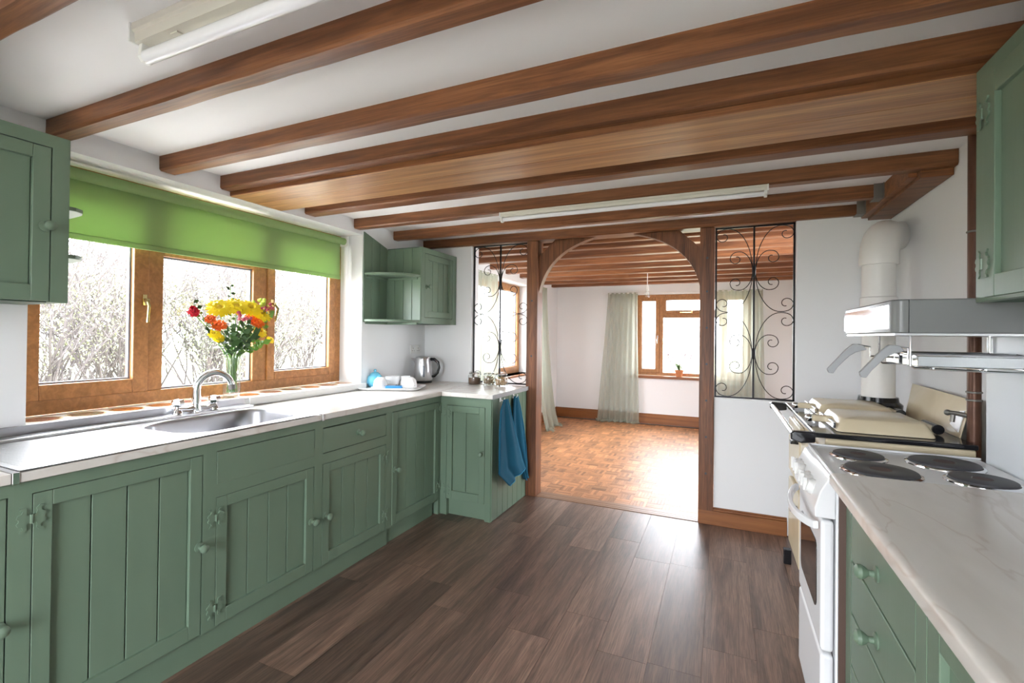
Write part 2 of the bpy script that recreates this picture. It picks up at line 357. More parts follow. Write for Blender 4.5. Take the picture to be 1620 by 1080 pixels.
# floor: slab with vinyl planks
fl = tag(B(XL, XR, YB, YD, -0.12, -0.004).build('floor', 'plank'), 'dark oak-effect plank floor of the kitchen', 'floor', kind='structure')
PW = 0.205
pl_me = {}
def plank_mesh(w_, l_):
    k = (round(w_, 3), round(l_, 3))
    if k not in pl_me: pl_me[k] = B(-w_/2, w_/2, -l_/2, l_/2, -0.004, 0.0).mesh('plank', 'plank')
    return pl_me[k]
x = XL
while x < XR-0.02:
    wd = min(PW, XR-x); y = YB + R.random()*0.6-0.9
    while y < YD-0.005:
        L_ = 0.93; y0 = max(y, YB); y1 = min(y+L_, YD)
        if y1-y0 > 0.02: inst(plank_mesh(wd-0.0012, y1-y0-0.0012), 'plank', fl, (x+wd/2, (y0+y1)/2, 0.0))
        y += L_
    x += PW
# parquet floor in the far room
fp = tag(B(XL, XR, YD, YF, -0.12, -0.006).build('floor', 'parquet'), 'mosaic parquet floor of the far room', 'floor', kind='structure')
TS = 0.124
def parquet_mesh(seed):
    r = random.Random(seed); mb = MB(); mb.shade = []
    for k in range(5):
        a = -TS/2+k*TS/5
        mb.box(-TS/2+0.0004, TS/2-0.0004, a+0.0005, a+TS/5-0.0005, -0.006, r.uniform(-0.0004, 0.0004)); mb.shade += [r.uniform(0.40, 1.15)]*6
    return mb
pq = [parquet_mesh(i).mesh('parquet_block', 'parquet') for i in range(8)]
cells = []
ny = int((YF-3.80)/TS)+1; nx = int((XR-XL)/TS)+1
for j in range(ny):
    for i in range(nx):
        cx, cy = XL+TS*(i+0.5), 3.80+TS*(j+0.5)
        if cx+TS/2 > XR or cy+TS/2 > YF: continue
        lx, rx = -1.43*cy/3.68, -0.13*cy/3.68      # wedge seen through the doorway
        vis = lx-0.1 < cx < rx+0.1
        cells.append((0 if vis else 1, cy, i, j, cx, cy))
cells.sort()
rest = MB(); rest.shade = []
for n_, (vis, _, i, j, cx, cy) in enumerate(cells):
    rot = PI/2 if (i+j) % 2 else 0
    if n_ < 300: inst(pq[R.randrange(8)], 'parquet_block', fp, (cx, cy, 0), (0, 0, rot))
    else:
        t = parquet_mesh(R.random()); t.xf(Matrix.Translation((cx, cy, 0)) @ Matrix.Rotation(rot, 4, 'Z'))
        o = R.uniform(0, 0.5); rest.add(t.v, t.f); rest.shade += [q+o-0.25 for q in t.shade]
ro = rest.build('parquet_field', 'parquet', fp); ro['kind'] = 'stuff'
th = thing('trim_1', (-0.8, 3.73, 0), 'worn wooden threshold boards between the kitchen and the parquet', 'threshold', kind='structure')
for a, b_ in ((3.672, 3.705), (3.706, 3.742), (3.743, 3.799)):
    B(-1.405, -0.157, a, b_, -0.006, 0.004).build('board', 'thresh', th, 0.002)

# walls
WY0, WY1, WZ0, WZ1 = 0.93, 2.835, 0.90, 2.09            # kitchen window opening
def wall_x(xa, xb, y0, y1, z0, z1, holes):
    mb = MB(); ys = sorted({y0, y1, *[h[0] for h in holes], *[h[1] for h in holes]})
    for a, b_ in zip(ys, ys[1:]):
        hs = [h for h in holes if h[0] <= a+1e-6 and h[1] >= b_-1e-6]
        if not hs: mb.box(xa, xb, a, b_, z0, z1)
        else: mb.box(xa, xb, a, b_, z0, hs[0][2]); mb.box(xa, xb, a, b_, hs[0][3], z1)
    return mb
def wall_y(ya, yb, x0, x1, z0, z1, holes):
    mb = wall_x(ya, yb, x0, x1, z0, z1, holes); mb.v = [(p[1], p[0], p[2]) for p in mb.v]; return mb
tag(wall_x(XL-0.34, XL, YB-0.2, YD+DT, -0.1, 2.35, [(WY0, WY1, WZ0, WZ1)]).build('wall_left', 'wall'), 'white plastered kitchen wall around the wide window', 'wall', kind='structure')
SW = (4.60, 6.32, 0.80, 2.04)
tag(wall_x(XL-0.34, XL, YD+DT, YF, -0.1, 2.35, [SW]).build('wall_left', 'wall'), 'white side wall of the far room with curtained window', 'wall', kind='structure')
RD = (4.00, 4.80, 0.45, 2.07)  # unseen opening, added to brighten the far room
tag(wall_x(XR, XR+0.3, YB-0.2, YF, -0.1, 2.35, [RD]).build('wall_right', 'wall'), 'white wall behind the cookers and extractor hood', 'wall', kind='structure')
FW = (-1.26, 0.36, 0.70, 1.985)
tag(wall_y(YF, YF+0.34, XL-0.34, XR+0.3, -0.1, 2.35, [FW]).build('wall_front', 'wall'), 'white end wall of the far room with the potted plant window', 'wall', kind='structure')
BD = (-1.4, -0.1, 0.05, 2.08)  # unseen opening behind the camera, added for more sky light
tag(wall_y(YB-0.2, YB, XL-0.34, XR+0.3, -0.1, 2.35, [BD]).build('wall_back', 'wall'), 'white kitchen wall with added unseen glazed doors', 'wall', kind='structure')
dv = MB(); dv.box(XL, -2.035, YD, YD+DT, 0, 2.12); dv.box(-2.035, -1.505, YD, YD+DT, 0, 0.895)
dv.box(-0.055, 0.445, YD, YD+DT, 0, 0.90); dv.box(0.445, XR, YD, YD+DT, 0, 2.19)
tag(dv.build('wall_middle', 'wall', bevel=0.008), 'white dividing wall with grille openings beside the timber posts', 'wall', kind='structure')
bx = MB(); bx.box(0.846, XR, YB, 2.20, 0, 1.46)
tag(bx.build('wall_boxing', 'splash', bevel=0.002), 'pale boxed-out splash panel behind the white cooker and worktop', 'wall panel', kind='structure')
tag(B(XL-0.34, XR+0.3, YB-0.2, YD+DT/2, ZC, ZC+0.1).build('ceiling', 'ceil'), 'white kitchen ceiling between the brown beams', 'ceiling', kind='structure')
tag(B(XL-0.34, XR+0.3, YD+DT/2, YF+0.34, ZC, ZC+0.1).build('ceiling', 'ceil'), 'white ceiling of the far room between close-set beams', 'ceiling', kind='structure')
def baseboard(name, pts, lab, h=0.115):
    # pts: ((x0,y0),(x1,y1)) straight board, thickness towards the camera/right
    (x0, y0), (x1, y1) = pts; mb = MB()
    if abs(y1-y0) < 1e-6:
        mb.box(x0, x1, y0-0.018, y0, 0, h*0.80); mb.box(x0, x1, y0-0.012, y0, h*0.80, h*0.92); mb.box(x0, x1, y0-0.007, y0, h*0.92, h)
    else:
        mb.box(x0, x0+0.018, y0, y1, 0, h*0.80); mb.box(x0, x0+0.012, y0, y1, h*0.80, h*0.92); mb.box(x0, x0+0.007, y0, y1, h*0.92, h)
    tag(mb.build(name, 'board', bevel=0.003), lab, 'skirting board', kind='structure')
baseboard('baseboard_middle', ((-0.155, 3.672), (0.40, 3.672)), 'short varnished skirting board between the doorway post and the cream range', 0.125)
baseboard('baseboard_front', ((XL, YF), (XR, YF)), 'long varnished skirting board below the potted plant window', 0.155)
baseboard('baseboard_left', ((XL, YD+DT), (XL, YF-0.02)), 'varnished skirting board along the far side wall', 0.155)

# ------------------------------------------------------------------ ceiling beams
def beam(name, y0, y1, z0, z1, x0, x1, lab, group, jit=0.0012, m='beam', seed=0):
    r = random.Random(seed); mb = MB(); n = 26; ch = min(0.008, (y1-y0)/5)
    prof = [(y0, z1), (y0, z0+ch), (y0+ch, z0), (y1-ch, z0), (y1, z0+ch), (y1, z1)]; vs = []; fs = []
    k = len(prof)
    for i in range(n+1):
        xx = x0+(x1-x0)*i/n; w1, w2 = r.uniform(-jit, jit), r.uniform(-jit, jit)
        for (py, pz) in prof: vs.append((xx, py+(w1 if pz < z1 else 0), pz+(w2 if pz < z1 else 0)))
    for i in range(n):
        for q in range(k): fs.append((i*k+q, i*k+(q+1) % k, (i+1)*k+(q+1) % k, (i+1)*k+q))
    fs += [tuple(range(k-1, -1, -1)), tuple(n*k+q for q in range(k))]
    return tag(mb.add(vs, fs).build(name, m), lab, 'beam', group)
KB = [(0.53, 0.604, 'brown ceiling beam with a fluorescent batten running beside it towards the window wall corner'),
      (0.975, 1.044, 'brown ceiling beam ending above the green wall cabinet beside the window'),
      (1.400, 1.479, 'brown ceiling beam meeting the wall over the middle of the green blind'),
      (1.708, 1.775, 'brown ceiling beam tight against the pale boarded casing'),
      (2.283, 2.378, 'brown ceiling beam next after the pale boarded casing towards the doorway'),
      (2.738, 2.812, 'brown ceiling beam carrying the fluorescent batten near the doorway'),
      (3.203, 3.268, 'brown ceiling beam nearest the doorway header, held by a metal hanger')]
for i, (a, b_, lab) in enumerate(KB):
    beam('ceiling_beam', a, b_, 2.118, ZC, XL-0.02, 0.80 if i == 6 else XR-0.002, lab, 'kitchen ceiling beams', seed=i)
bc = thing('beam_casing', (-0.78, 1.94, 2.092), 'wide pale pine boarded casing across the kitchen ceiling', 'beam casing')
B(XL, XR, 1.778, 2.098, 2.104, ZC).build('core', 'beam', bc)
for a, b_ in ((1.768, 1.932), (1.934, 2.102)): B(XL, XR, a, b_, 2.092, 2.1045).build('board', 'pine', bc, 0.002)
B(XL, XR, 1.764, 1.778, 2.094, 2.13).build('edge_strip', 'beam', bc, 0.002)
for i in range(9):
    y1 = [3.945, 4.23, 4.65, 5.10, 5.54, 6.00, 6.43, 6.85, 7.30][i]
    beam('ceiling_beam', y1-(0.06 if i == 0 else 0.10), y1, 2.113, ZC, XL-0.02, XR-0.002, 'brown ceiling beam in a close-set row over the parquet room', 'far room ceiling beams', seed=40+i)
beam('header_beam', 3.635, 3.80, 2.12, ZC, XL, 0.82, 'brown header beam across the top of the arched doorway', None, seed=60)
tr = MB(); tr.box(0.835, XR-0.003, 2.78, 3.66, 2.085, 2.125)
tb = thing('trimmer_beam', (0.9, 3.2, 2.085), 'brown trimmer beam along the wall above the flue elbow', 'beam')
tr.build('board', 'beam', tb, 0.003); B(0.80, 0.835, 2.815, 3.66, 2.10, ZC-0.002).build('joist', 'beam', tb, 0.003)
for yy, hl in ((3.235, 'grey metal joist hanger at the last beam before the doorway header'), (3.60, 'grey metal joist hanger at the end of the doorway header')):
    hg = MB(); hg.box(0.755, 0.80, yy-0.045, yy-0.042, 2.112, ZC); hg.box(0.755, 0.80, yy-0.045, yy+0.045, 2.108, 2.112); hg.box(0.796, 0.799, yy-0.06, yy+0.06, 2.11, ZC)
    tag(hg.build('joist_hanger', 'galv'), hl, 'joist hanger', 'joist hangers on the trimmer beam')

# ------------------------------------------------------------------ timber posts, braces, grilles
def post(x0, x1, lab, holes):
    p = thing('timber_post', ((x0+x1)/2, 3.72, 0), lab, 'post')
    B(x0, x1, 3.655, 3.785, 0.0, 2.12).build('shaft', 'postwood', p, 0.005)
    for z in holes: MB().cyl(((x0+x1)/2, 3.6535, z), ((x0+x1)/2, 3.660, z), 0.008, 10).build('peg_hole', 'darkgrey', p)
post(-1.503, -1.407, 'brown timber doorway post beside the hanging blue towels', (1.16, 1.62))
post(-0.156, -0.058, 'brown timber doorway post standing on the short skirting board', (0.36, 0.62, 0.88, 1.14, 1.40, 1.66, 1.90))
def bez(p0, p1, p2, n=14):
    return [((1-t)**2*p0[0]+2*t*(1-t)*p1[0]+t*t*p2[0], (1-t)**2*p0[1]+2*t*(1-t)*p1[1]+t*t*p2[1]) for t in [i/n for i in range(n+1)]]
bl = bez((-1.407, 1.69), (-1.34, 2.03), (-0.93, 2.12)) + [(-1.272, 2.12), (-1.407, 1.995)]
br = bez((-0.156, 1.70), (-0.225, 2.04), (-0.64, 2.12)) + [(-0.30, 2.12), (-0.156, 1.985)]
tag(MB().prism(bl, 'y', 3.69, 3.76).build('arch_brace', 'postwood', bevel=0.003), 'curved brown arch brace on the post beside the towels', 'brace', 'arched doorway braces')
tag(MB().prism(br, 'y', 3.69, 3.76).build('arch_brace', 'postwood', bevel=0.003), 'curved brown arch brace on the post beside the dividing wall', 'brace', 'arched doorway braces')

def spiral(cx, cz, r0, r1, a0, a1, n=26):
    return [(cx+(r0+(r1-r0)*(i/n))*math.cos(a0+(a1-a0)*i/n), cz+(r0+(r1-r0)*(i/n))*math.sin(a0+(a1-a0)*i/n)) for i in range(n+1)]
def grille(x0, x1, z0, z1, yc, lab):
    g = thing('iron_grille', ((x0+x1)/2, yc, z0), lab, 'grille')
    fr = MB(); t = 0.006
    for a in (x0+t, x1-t): fr.box(a-t, a+t, yc-t, yc+t, z0, z1)
    for a in (z0+t, z1-t): fr.box(x0, x1, yc-t, yc+t, a-t, a+t)
    fr.build('frame', 'iron', g)
    cx = (x0+x1)/2; hw = (x1-x0)/2; H = z1-z0
    B(cx-0.006, cx+0.006, yc-0.006, yc+0.006, z0, z1).build('centre_bar', 'iron', g)
    kz = (z0+H*0.735, z0+H*0.262); zm = z0+H*0.5
    for k in kz: MB().lathe([(0.007, -0.04), (0.011, -0.025), (0.0125, 0), (0.011, 0.025), (0.007, 0.04)], (cx, yc, k), n=12).build('collar', 'iron', g)
    def scroll(ax, az, ex, r0):
        p = [(0.009+(ax-0.009)*(1-math.cos(a)), az*math.sin(a)) for a in [PI/2*i/14 for i in range(15)]]
        p += bez((ax, az), (ex-0.004, az), (ex, az-r0*1.25), 8)[1:]
        return p + spiral(ex-r0, az-r0*1.25, r0, r0*0.34, 0, -PI*1.55, 22)[1:]
    for s in (-1, 1):
        for k, up in ((kz[0], 1), (kz[0], -1), (kz[1], 1), (kz[1], -1)):
            room = (z1-k-0.012) if (k == kz[0] and up > 0) else (k-zm-0.003 if k == kz[0] else (zm-k-0.003 if up > 0 else k-z0-0.012))
            for p in (scroll(hw*0.66, room, hw-0.009, 0.044), scroll(hw*0.38, room*0.46, hw*0.61, 0.040)):
                MB().tube([(cx+s*q[0], yc, k+up*q[1]) for q in p], 0.0030, 6).build('scroll', 'iron', g)
    return g
grille(-2.030, -1.506, 0.912, 2.117, 3.70, 'black wrought-iron scroll grille behind the glass storage jars')
grille(-0.055, 0.443, 0.903, 2.117, 3.70, 'black wrought-iron scroll grille above the low wall by the range')

# ------------------------------------------------------------------ windows
def frame_rect(mb, axis, a0, a1, z0, z1, wd, d0, d1):
    """rectangular frame; axis 'x' = window lies in plane of constant x (a along y), 'y' = constant y (a along x)"""
    def bb(p, q, r, s): (mb.box(d0, d1, p, q, r, s) if axis == 'x' else mb.box(p, q, d0, d1, r, s))
    bb(a0, a0+wd, z0, z1); bb(a1-wd, a1, z0, z1); bb(a0+wd, a1-wd, z0, z0+wd); bb(a0+wd, a1-wd, z1-wd, z1)
def slab(axis, a0, a1, z0, z1, d0, d1):
    return B(d0, d1, a0, a1, z0, z1) if axis == 'x' else B(a0, a1, d0, d1, z0, z1)
def handle(parent, x, y, z, brass=True, axis='x', s=1):
    h = MB()
    if axis == 'x':
        h.box(x, x+0.008, y-0.010, y+0.010, z-0.035, z+0.02); h.box(x+0.008, x+0.035, y-0.008, y+0.008, z-0.018, z-0.002)
        h.tube([(x+0.030, y, z-0.01), (x+0.034, y+0.006*s, z-0.04), (x+0.032, y+0.003*s, z-0.09), (x+0.036, y, z-0.125)], [0.007, 0.0075, 0.0065, 0.008], 8)
    else:
        h.box(x-0.01, x+0.01, y-0.008, y, z-0.035, z+0.02); h.tube([(x, y-0.006, z), (x, y-0.030, z-0.01), (x, y-0.034, z-0.06), (x, y-0.03, z-0.10)], 0.007, 8)
    return h.build('handle', 'brass' if brass else 'chrome', parent)
# window_1: kitchen window
x0, x1 = -2.815, -2.745
w1 = thing('window_1', (-2.78, 1.88, 0.955), 'wide oak-framed kitchen window of three lights above the sink', 'window', kind='structure')
fm = MB(); frame_rect(fm, 'x', WY0-0.02, WY1, 0.955, 2.10, 0.066, x0, x1)
fm.box(x0, x1, 1.477, 1.550, 1.021, 2.034); fm.box(x0, x1, 2.083, 2.178, 1.021, 2.034); fm.box(x0, x1, 1.55, 2.083, 1.735, 1.80)
fm.build('frame', 'oak', w1, 0.004)
def sash(parent, a0, a1, z0, z1, wd, d0, d1, axis='x'):
    mb = MB(); frame_rect(mb, axis, a0, a1, z0, z1, wd, d0, d1); s_ = mb.build('sash', 'oak', parent, 0.005)
    gd = (d0+d1)/2
    e = MB(); frame_rect(e, axis, a0+wd-0.001, a1-wd+0.001, z0+wd-0.001, z1-wd+0.001, 0.009, gd-0.012, gd+0.006); e.build('seal', 'rubber', s_)
    slab(axis, a0+wd, a1-wd, z0+wd, z1-wd, gd-0.003, gd+0.003).build('pane', 'pane', s_)
    return s_
s1 = sash(w1, WY0+0.047, 1.476, 1.019, 2.036, 0.070, x0+0.01, x1+0.012); handle(s1, x1+0.012, 1.452, 1.50)
s3 = sash(w1, 2.179, 2.768, 1.019, 2.036, 0.056, x0+0.01, x1+0.012); handle(s3, x1+0.012, 2.205, 1.53, True, 'x', 4)
e = MB(); frame_rect(e, 'x', 1.549, 2.084, 1.020, 1.736, 0.010, -2.785, -2.768); e.build('seal', 'rubber', w1)
B(-2.783, -2.777, 1.55, 2.083, 1.021, 1.735).build('pane', 'pane', w1); B(-2.783, -2.777, 1.55, 2.083, 1.80, 2.034).build('pane', 'pane', w1)
# window_2: far window
w2 = thing('window_2', (-0.45, 7.63, 0.73), 'oak-framed window with small top light in the far wall', 'window', kind='structure')
d0, d1 = 7.60, 7.67
fm = MB(); frame_rect(fm, 'y', FW[0], FW[1], 0.735, FW[3], 0.05, d0, d1)
fm.box(-0.905, -0.845, d0, d1, 0.785, 1.935); fm.box(-0.06, 0.0, d0, d1, 0.785, 1.935); fm.box(-0.845, -0.06, d0, d1, 1.625, 1.695)
fm.build('frame', 'oak', w2, 0.004)
a = sash(w2, FW[0]+0.04, -0.90, 0.775, 1.945, 0.055, d0-0.012, d1-0.01, 'y'); handle(a, -0.925, d0-0.012, 1.33, False, 'y')
sash(w2, -0.005, FW[1]-0.04, 0.775, 1.945, 0.055, d0-0.012, d1-0.01, 'y')
a = sash(w2, -0.85, -0.055, 1.69, 1.945, 0.045, d0-0.012, d1-0.01, 'y')
hb = MB(); hb.box(-0.60, -0.42, d0-0.026, d0-0.012, 1.70, 1.714); hb.ball((-0.43, d0-0.03, 1.715), 0.014); hb.build('stay', 'brass', a)
B(-0.845, -0.06, 7.63, 7.636, 0.785, 1.625).build('pane', 'pane', w2)
tag(B(FW[0]-0.05, FW[1]+0.05, YF-0.035, 7.60, 0.695, 0.735).build('sill_board', 'board', bevel=0.004), 'varnished wooden sill board below the far window', 'window sill', kind='structure')
# window_3: side window of the far room
w3 = thing('window_3', (-2.75, 5.6, 0.80), 'oak-framed side window of the far room seen through the grille', 'window', kind='structure')
fm = MB(); frame_rect(fm, 'x', SW[0], SW[1], SW[2], SW[3], 0.05, -2.78, -2.71); fm.box(-2.78, -2.71, 5.50, 5.56, 0.85, 1.99); fm.build('frame', 'oak', w3, 0.004)
sash(w3, SW[0]+0.04, 5.505, 0.84, 2.0, 0.055, -2.77, -2.70); a = sash(w3, 5.555, SW[1]-0.04, 0.84, 2.0, 0.055, -2.77, -2.70); handle(a, -2.70, 5.59, 1.42, False)
tag(B(-2.72, -2.49, SW[0], SW[1], 0.775, 0.80).build('sill_board', 'board', bevel=0.004), 'varnished wooden sill board below the side window', 'window sill', kind='structure')
# added_window_4: glazed doors added unseen behind the viewpoint to brighten the kitchen
w4 = thing('added_window_4', (-0.75, -1.9, 0.05), 'unseen glazed doors added in the kitchen back wall to let in light', 'window', kind='structure')
fm = MB(); frame_rect(fm, 'y', BD[0], BD[1], BD[2], BD[3], 0.05, -1.93, -1.87)
for k in (1,): q = BD[0]+(BD[1]-BD[0])*k/2; fm.box(q-0.03, q+0.03, -1.93, -1.87, 0.1, 2.03)
fm.build('frame', 'oak', w4, 0.004)
for k in range(2): q = BD[0]+(BD[1]-BD[0])*k/2; B(q+0.03, q+(BD[1]-BD[0])/2-0.03, -1.903, -1.897, 0.1, 2.03).build('pane', 'pane', w4)

w5 = thing('added_window_5', (1.1, 4.40, 0.45), 'unseen oak-framed window added opposite the side window to light the far room', 'window', kind='structure')  # added on the side out of view, for its daylight
fm = MB(); frame_rect(fm, 'x', RD[0], RD[1], RD[2], RD[3], 0.05, 1.08, 1.14)
q = (RD[0]+RD[1])/2; fm.box(1.08, 1.14, q-0.03, q+0.03, 0.5, 2.02)
fm.build('frame', 'oak', w5, 0.004)
for k in range(2): q = RD[0]+(RD[1]-RD[0])*k/2; B(1.107, 1.113, q+0.03, q+(RD[1]-RD[0])/2-0.03, 0.5, 2.02).build('pane', 'pane', w5)

# tiled window sill
ts = thing('tiled_sill', (-2.63, 1.88, 0.90), 'white tiled window sill printed with round brown and orange motifs', 'window sill')
B(-2.745, -2.497, WY0, WY1, 0.90, 0.945).build('bed', 'plastic', ts)
tm = []
for k in ('tile1', 'tile2', 'tile3'): tm.append(B(-0.1215, 0.1215, -0.0785, 0.0785, -0.005, 0.005).mesh('tile', k))
for k in range(12):
    inst(tm[(0, 1, 2, 2, 0, 1, 2, 0, 1, 2, 0, 2)[k]], 'tile', ts, (-2.622, WY0+0.0795+k*0.1587, 0.950), bevel=0.002)
B(-2.497, -2.485, 1.875, 2.845, 0.912, 0.956).build('front_edge', 'plastic', ts, 0.003)

# roller blind
rb = thing('roller_blind', (-2.68, 1.87, 1.74), 'lime green roller blind half drawn over the kitchen window', 'blind')
MB().cyl((-2.66, WY0+0.02, 2.035), (-2.66, 2.775, 2.035), 0.026, 20).build('roller', 'blind', rb)
B(-2.688, -2.6865, WY0+0.03, 2.765, 1.765, 2.035).build('fabric', 'blind', rb)
B(-2.693, -2.681, WY0+0.03, 2.765, 1.745, 1.772).build('bottom_bar', 'blind', rb, 0.002)
B(-2.745, -2.62, 2.778, 2.784, 2.0, 2.07).build('bracket', 'plastic', rb, 0.002)
ch = MB(); pts = [(-2.63, 2.789, 2.03-i*0.028) for i in range(37)] + [(-2.63+0.018*(1-math.cos(a)), 2.789, 1.0-0.018*math.sin(a)) for a in (0.5, 1.2, 1.9, 2.6)] + [(-2.594, 2.789, 1.0+i*0.028) for i in range(37)]
ch.tube(pts, 0.0022, 5); ch.build('chain', 'plastic', rb)

# ================================================================== KITCHEN CABINETS
knob_prof = [(0.019, 0.0), (0.019, 0.004), (0.008, 0.007), (0.007, 0.017), (0.013, 0.024), (0.0175, 0.032), (0.0165, 0.040), (0.010, 0.0455), (0.001, 0.047)]
KN = {'+x': MB().lathe(knob_prof, axis=(1, 0, 0), n=18).mesh('knob', 'green'), '-y': MB().lathe(knob_prof, axis=(0, -1, 0), n=18).mesh('knob', 'green'), '-x': MB().lathe(knob_prof, axis=(-1, 0, 0), n=18).mesh('knob', 'green')}
leaf_half = [(0.0, 0.011), (0.008, 0.013), (0.011, 0.021), (0.009, 0.030), (0.016, 0.038), (0.027, 0.037), (0.024, 0.031), (0.018, 0.028), (0.021, 0.020), (0.030, 0.016), (0.033, 0.008), (0.028, 0.003)]
leaf_poly = leaf_half + [(a, -b_) for a, b_ in reversed(leaf_half)]
def hinge_mesh(nrm):
    mb = MB()
    for s in (-1, 1):
        pts = [(s*(p[0]+0.002), p[1]) for p in leaf_poly]
        if nrm == '+x': mb.prism(pts, 'x', 0.0, 0.004)
        elif nrm == '-x': mb.prism(pts, 'x', -0.004, 0.0)
        else: mb.prism(pts, 'y', -0.004, 0.0)
    c = 0.003 if nrm == '+x' else -0.003
    if nrm in ('+x', '-x'): mb.cyl((c, 0, -0.014), (c, 0, 0.014), 0.005, 8)
    else: mb.cyl((0, c, -0.014), (0, c, 0.014), 0.005, 8)
    return mb.mesh('hinge', 'green')
HG = {k: hinge_mesh(k) for k in ('+x', '-x', '-y')}
def mapper(nrm, plane):
    """(u, n, z) -> world box; n grows out of the face"""
    def f(mb, u0, u1, n0, n1, z0, z1):
        if nrm == '+x': return mb.box(plane+n0, plane+n1, u0, u1, z0, z1)
        if nrm == '-x': return mb.box(plane-n1, plane-n0, u0, u1, z0, z1)
        return mb.box(u0, u1, plane-n1, plane-n0, z0, z1)
    def pt(u, n, z):
        return (plane+n, u, z) if nrm == '+x' else ((plane-n, u, z) if nrm == '-x' else (u, plane-n, z))
    return f, pt
def door(root, nrm, plane, u0, u1, z0, z1, knob=None, hinges=(), fw=0.05, top=0.05, bot=0.06, off=0.0, bw=0.1):
    f, pt = mapper(nrm, plane); mb = MB(); g = 0.0026
    f(mb, u0+g, u0+fw, -0.02, off, z0+g, z1-g); f(mb, u1-fw, u1-g, -0.02, off, z0+g, z1-g)
    f(mb, u0+fw, u1-fw, -0.02, off, z0+g, z0+bot); f(mb, u0+fw, u1-fw, -0.02, off, z1-top, z1-g)
    d = mb.build('door', 'green', root, 0.0025)
    # tongue-and-groove boards in the panel
    n = max(2, round((u1-u0-2*fw)/bw)); wd = (u1-u0-2*fw)/n
    for k in range(n):
        b_ = MB(); f(b_, u0+fw+k*wd+0.0017, u0+fw+(k+1)*wd-0.0017, -0.021, off-0.013, z0+bot-0.003, z1-top+0.003); b_.build('board', 'green', d, 0.0022)
    if knob: inst(KN[nrm], 'knob', d, pt(knob[0], off, knob[1]))
    for (hu, hz) in hinges: inst(HG[nrm], 'hinge', d, pt(hu, off, hz))
    return d
def drawer(root, nrm, plane, u0, u1, z0, z1, knob=None, name='drawer'):
    f, pt = mapper(nrm, plane); mb = MB(); g = 0.002
    f(mb, u0+g, u1-g, -0.02, 0.0, z0+g, z1-g); d = mb.build(name, 'green', root, 0.003)
    if knob: inst(KN[nrm], 'knob', d, pt(knob[0], 0.0, knob[1]))
    return d
def carcass(root, nrm, plane, u0, u1, depth, zt, openings, zb=0.105, plinth=True, prec=0.018, pz0=0.0):
    f, pt = mapper(nrm, plane); c = MB()
    f(c, u0, u1, -depth, -0.026, zb, zt); c.build('carcass', 'green_in', root)
    fr = MB(); zs = sorted({zb, zt, *[o[2] for o in openings], *[o[3] for o in openings]}); us = sorted({u0, u1, *[o[0] for o in openings], *[o[1] for o in openings]})
    for a, b_ in zip(us, us[1:]):
        for p, q in zip(zs, zs[1:]):
            mu, mz = (a+b_)/2, (p+q)/2
            if not any(o[0] < mu < o[1] and o[2] < mz < o[3] for o in openings): f(fr, a, b_, -0.026, 0.0, p, q)
    fr.build('face_frame', 'green', root)
    if plinth:
        p = MB(); f(p, u0, u1, -depth, -prec, 0.0, zb); p.build('plinth', 'green', root)
XF = -1.920      # face of the window-wall run
def base(u0, u1, lab, zt=0.872):
    return thing('base_cabinet', (XF-0.28, (u0+u1)/2, 0.0), lab, 'cabinet', 'green base cabinets under the window')
DEP = 0.585
c = base(0.10, 0.698, 'green base cabinet beside the worktop joint, before the wide sink run door'); carcass(c, '+x', XF, 0.10, 0.684, DEP, 0.872, [(0.15, 0.671, 0.105, 0.835)])
door(c, '+x', XF, 0.15, 0.671, 0.105, 0.835, (0.652, 0.46), ((0.15, 0.75), (0.15, 0.19)))
c = base(0.684, 1.258, 'green base cabinet with one tall door under the drainer'); carcass(c, '+x', XF, 0.684, 1.258, DEP, 0.872, [(0.724, 1.245, 0.105, 0.833)])
door(c, '+x', XF, 0.724, 1.245, 0.105, 0.833, (1.232, 0.464), ((0.723, 0.757), (0.723, 0.18)))
c = base(1.258, 1.846, 'green base cabinet with knobless drawer front under the sink bowl'); carcass(c, '+x', XF, 1.258, 1.846, DEP, 0.735, [(1.30, 1.818, 0.105, 0.643)])
fr = MB(); fr.box(XF-0.026, XF, 1.258, 1.30, 0.735, 0.872); fr.box(XF-0.026, XF, 1.818, 1.846, 0.735, 0.872); fr.box(XF-0.026, XF, 1.30, 1.818, 0.835, 0.872); fr.build('face_frame', 'green', c)
B(XF-0.03, XF-0.022, 1.30, 1.818, 0.690, 0.84).build('backing', 'green_in', c)
drawer(c, '+x', XF+0.001, 1.30, 1.818, 0.693, 0.834, None, 'false_drawer_front')
door(c, '+x', XF, 1.30, 1.818, 0.105, 0.643, (1.803, 0.365), ((1.299, 0.561), (1.299, 0.187)))
c = base(1.846, 2.424, 'green base cabinet with a knobbed drawer above its door'); carcass(c, '+x', XF, 1.846, 2.424, DEP, 0.872, [(1.872, 2.386, 0.105, 0.641), (1.872, 2.386, 0.695, 0.833)])
drawer(c, '+x', XF, 1.872, 2.386, 0.695, 0.828, (2.139, 0.760))
door(c, '+x', XF, 1.873, 2.385, 0.105, 0.641, (1.895, 0.363), ((2.386, 0.558), (2.386, 0.20)))
c = base(2.424, 3.0, 'green base cabinet with one tall door in the corner by the return'); carcass(c, '+x', XF, 2.424, 3.03, DEP, 0.872, [(2.443, 2.985, 0.112, 0.833)], plinth=False)
door(c, '+x', XF+0.004, 2.443, 2.985, 0.112, 0.833, (2.472, 0.463), ((2.986, 0.784), (2.986, 0.216)), bw=0.1)
B(XF-DEP, XF-0.03, 2.424, 2.955, 0, 0.105).build('plinth', 'green', c); B(XF-DEP, XF, 2.985, 3.03, 0, 0.105).build('corner_foot', 'green', c)
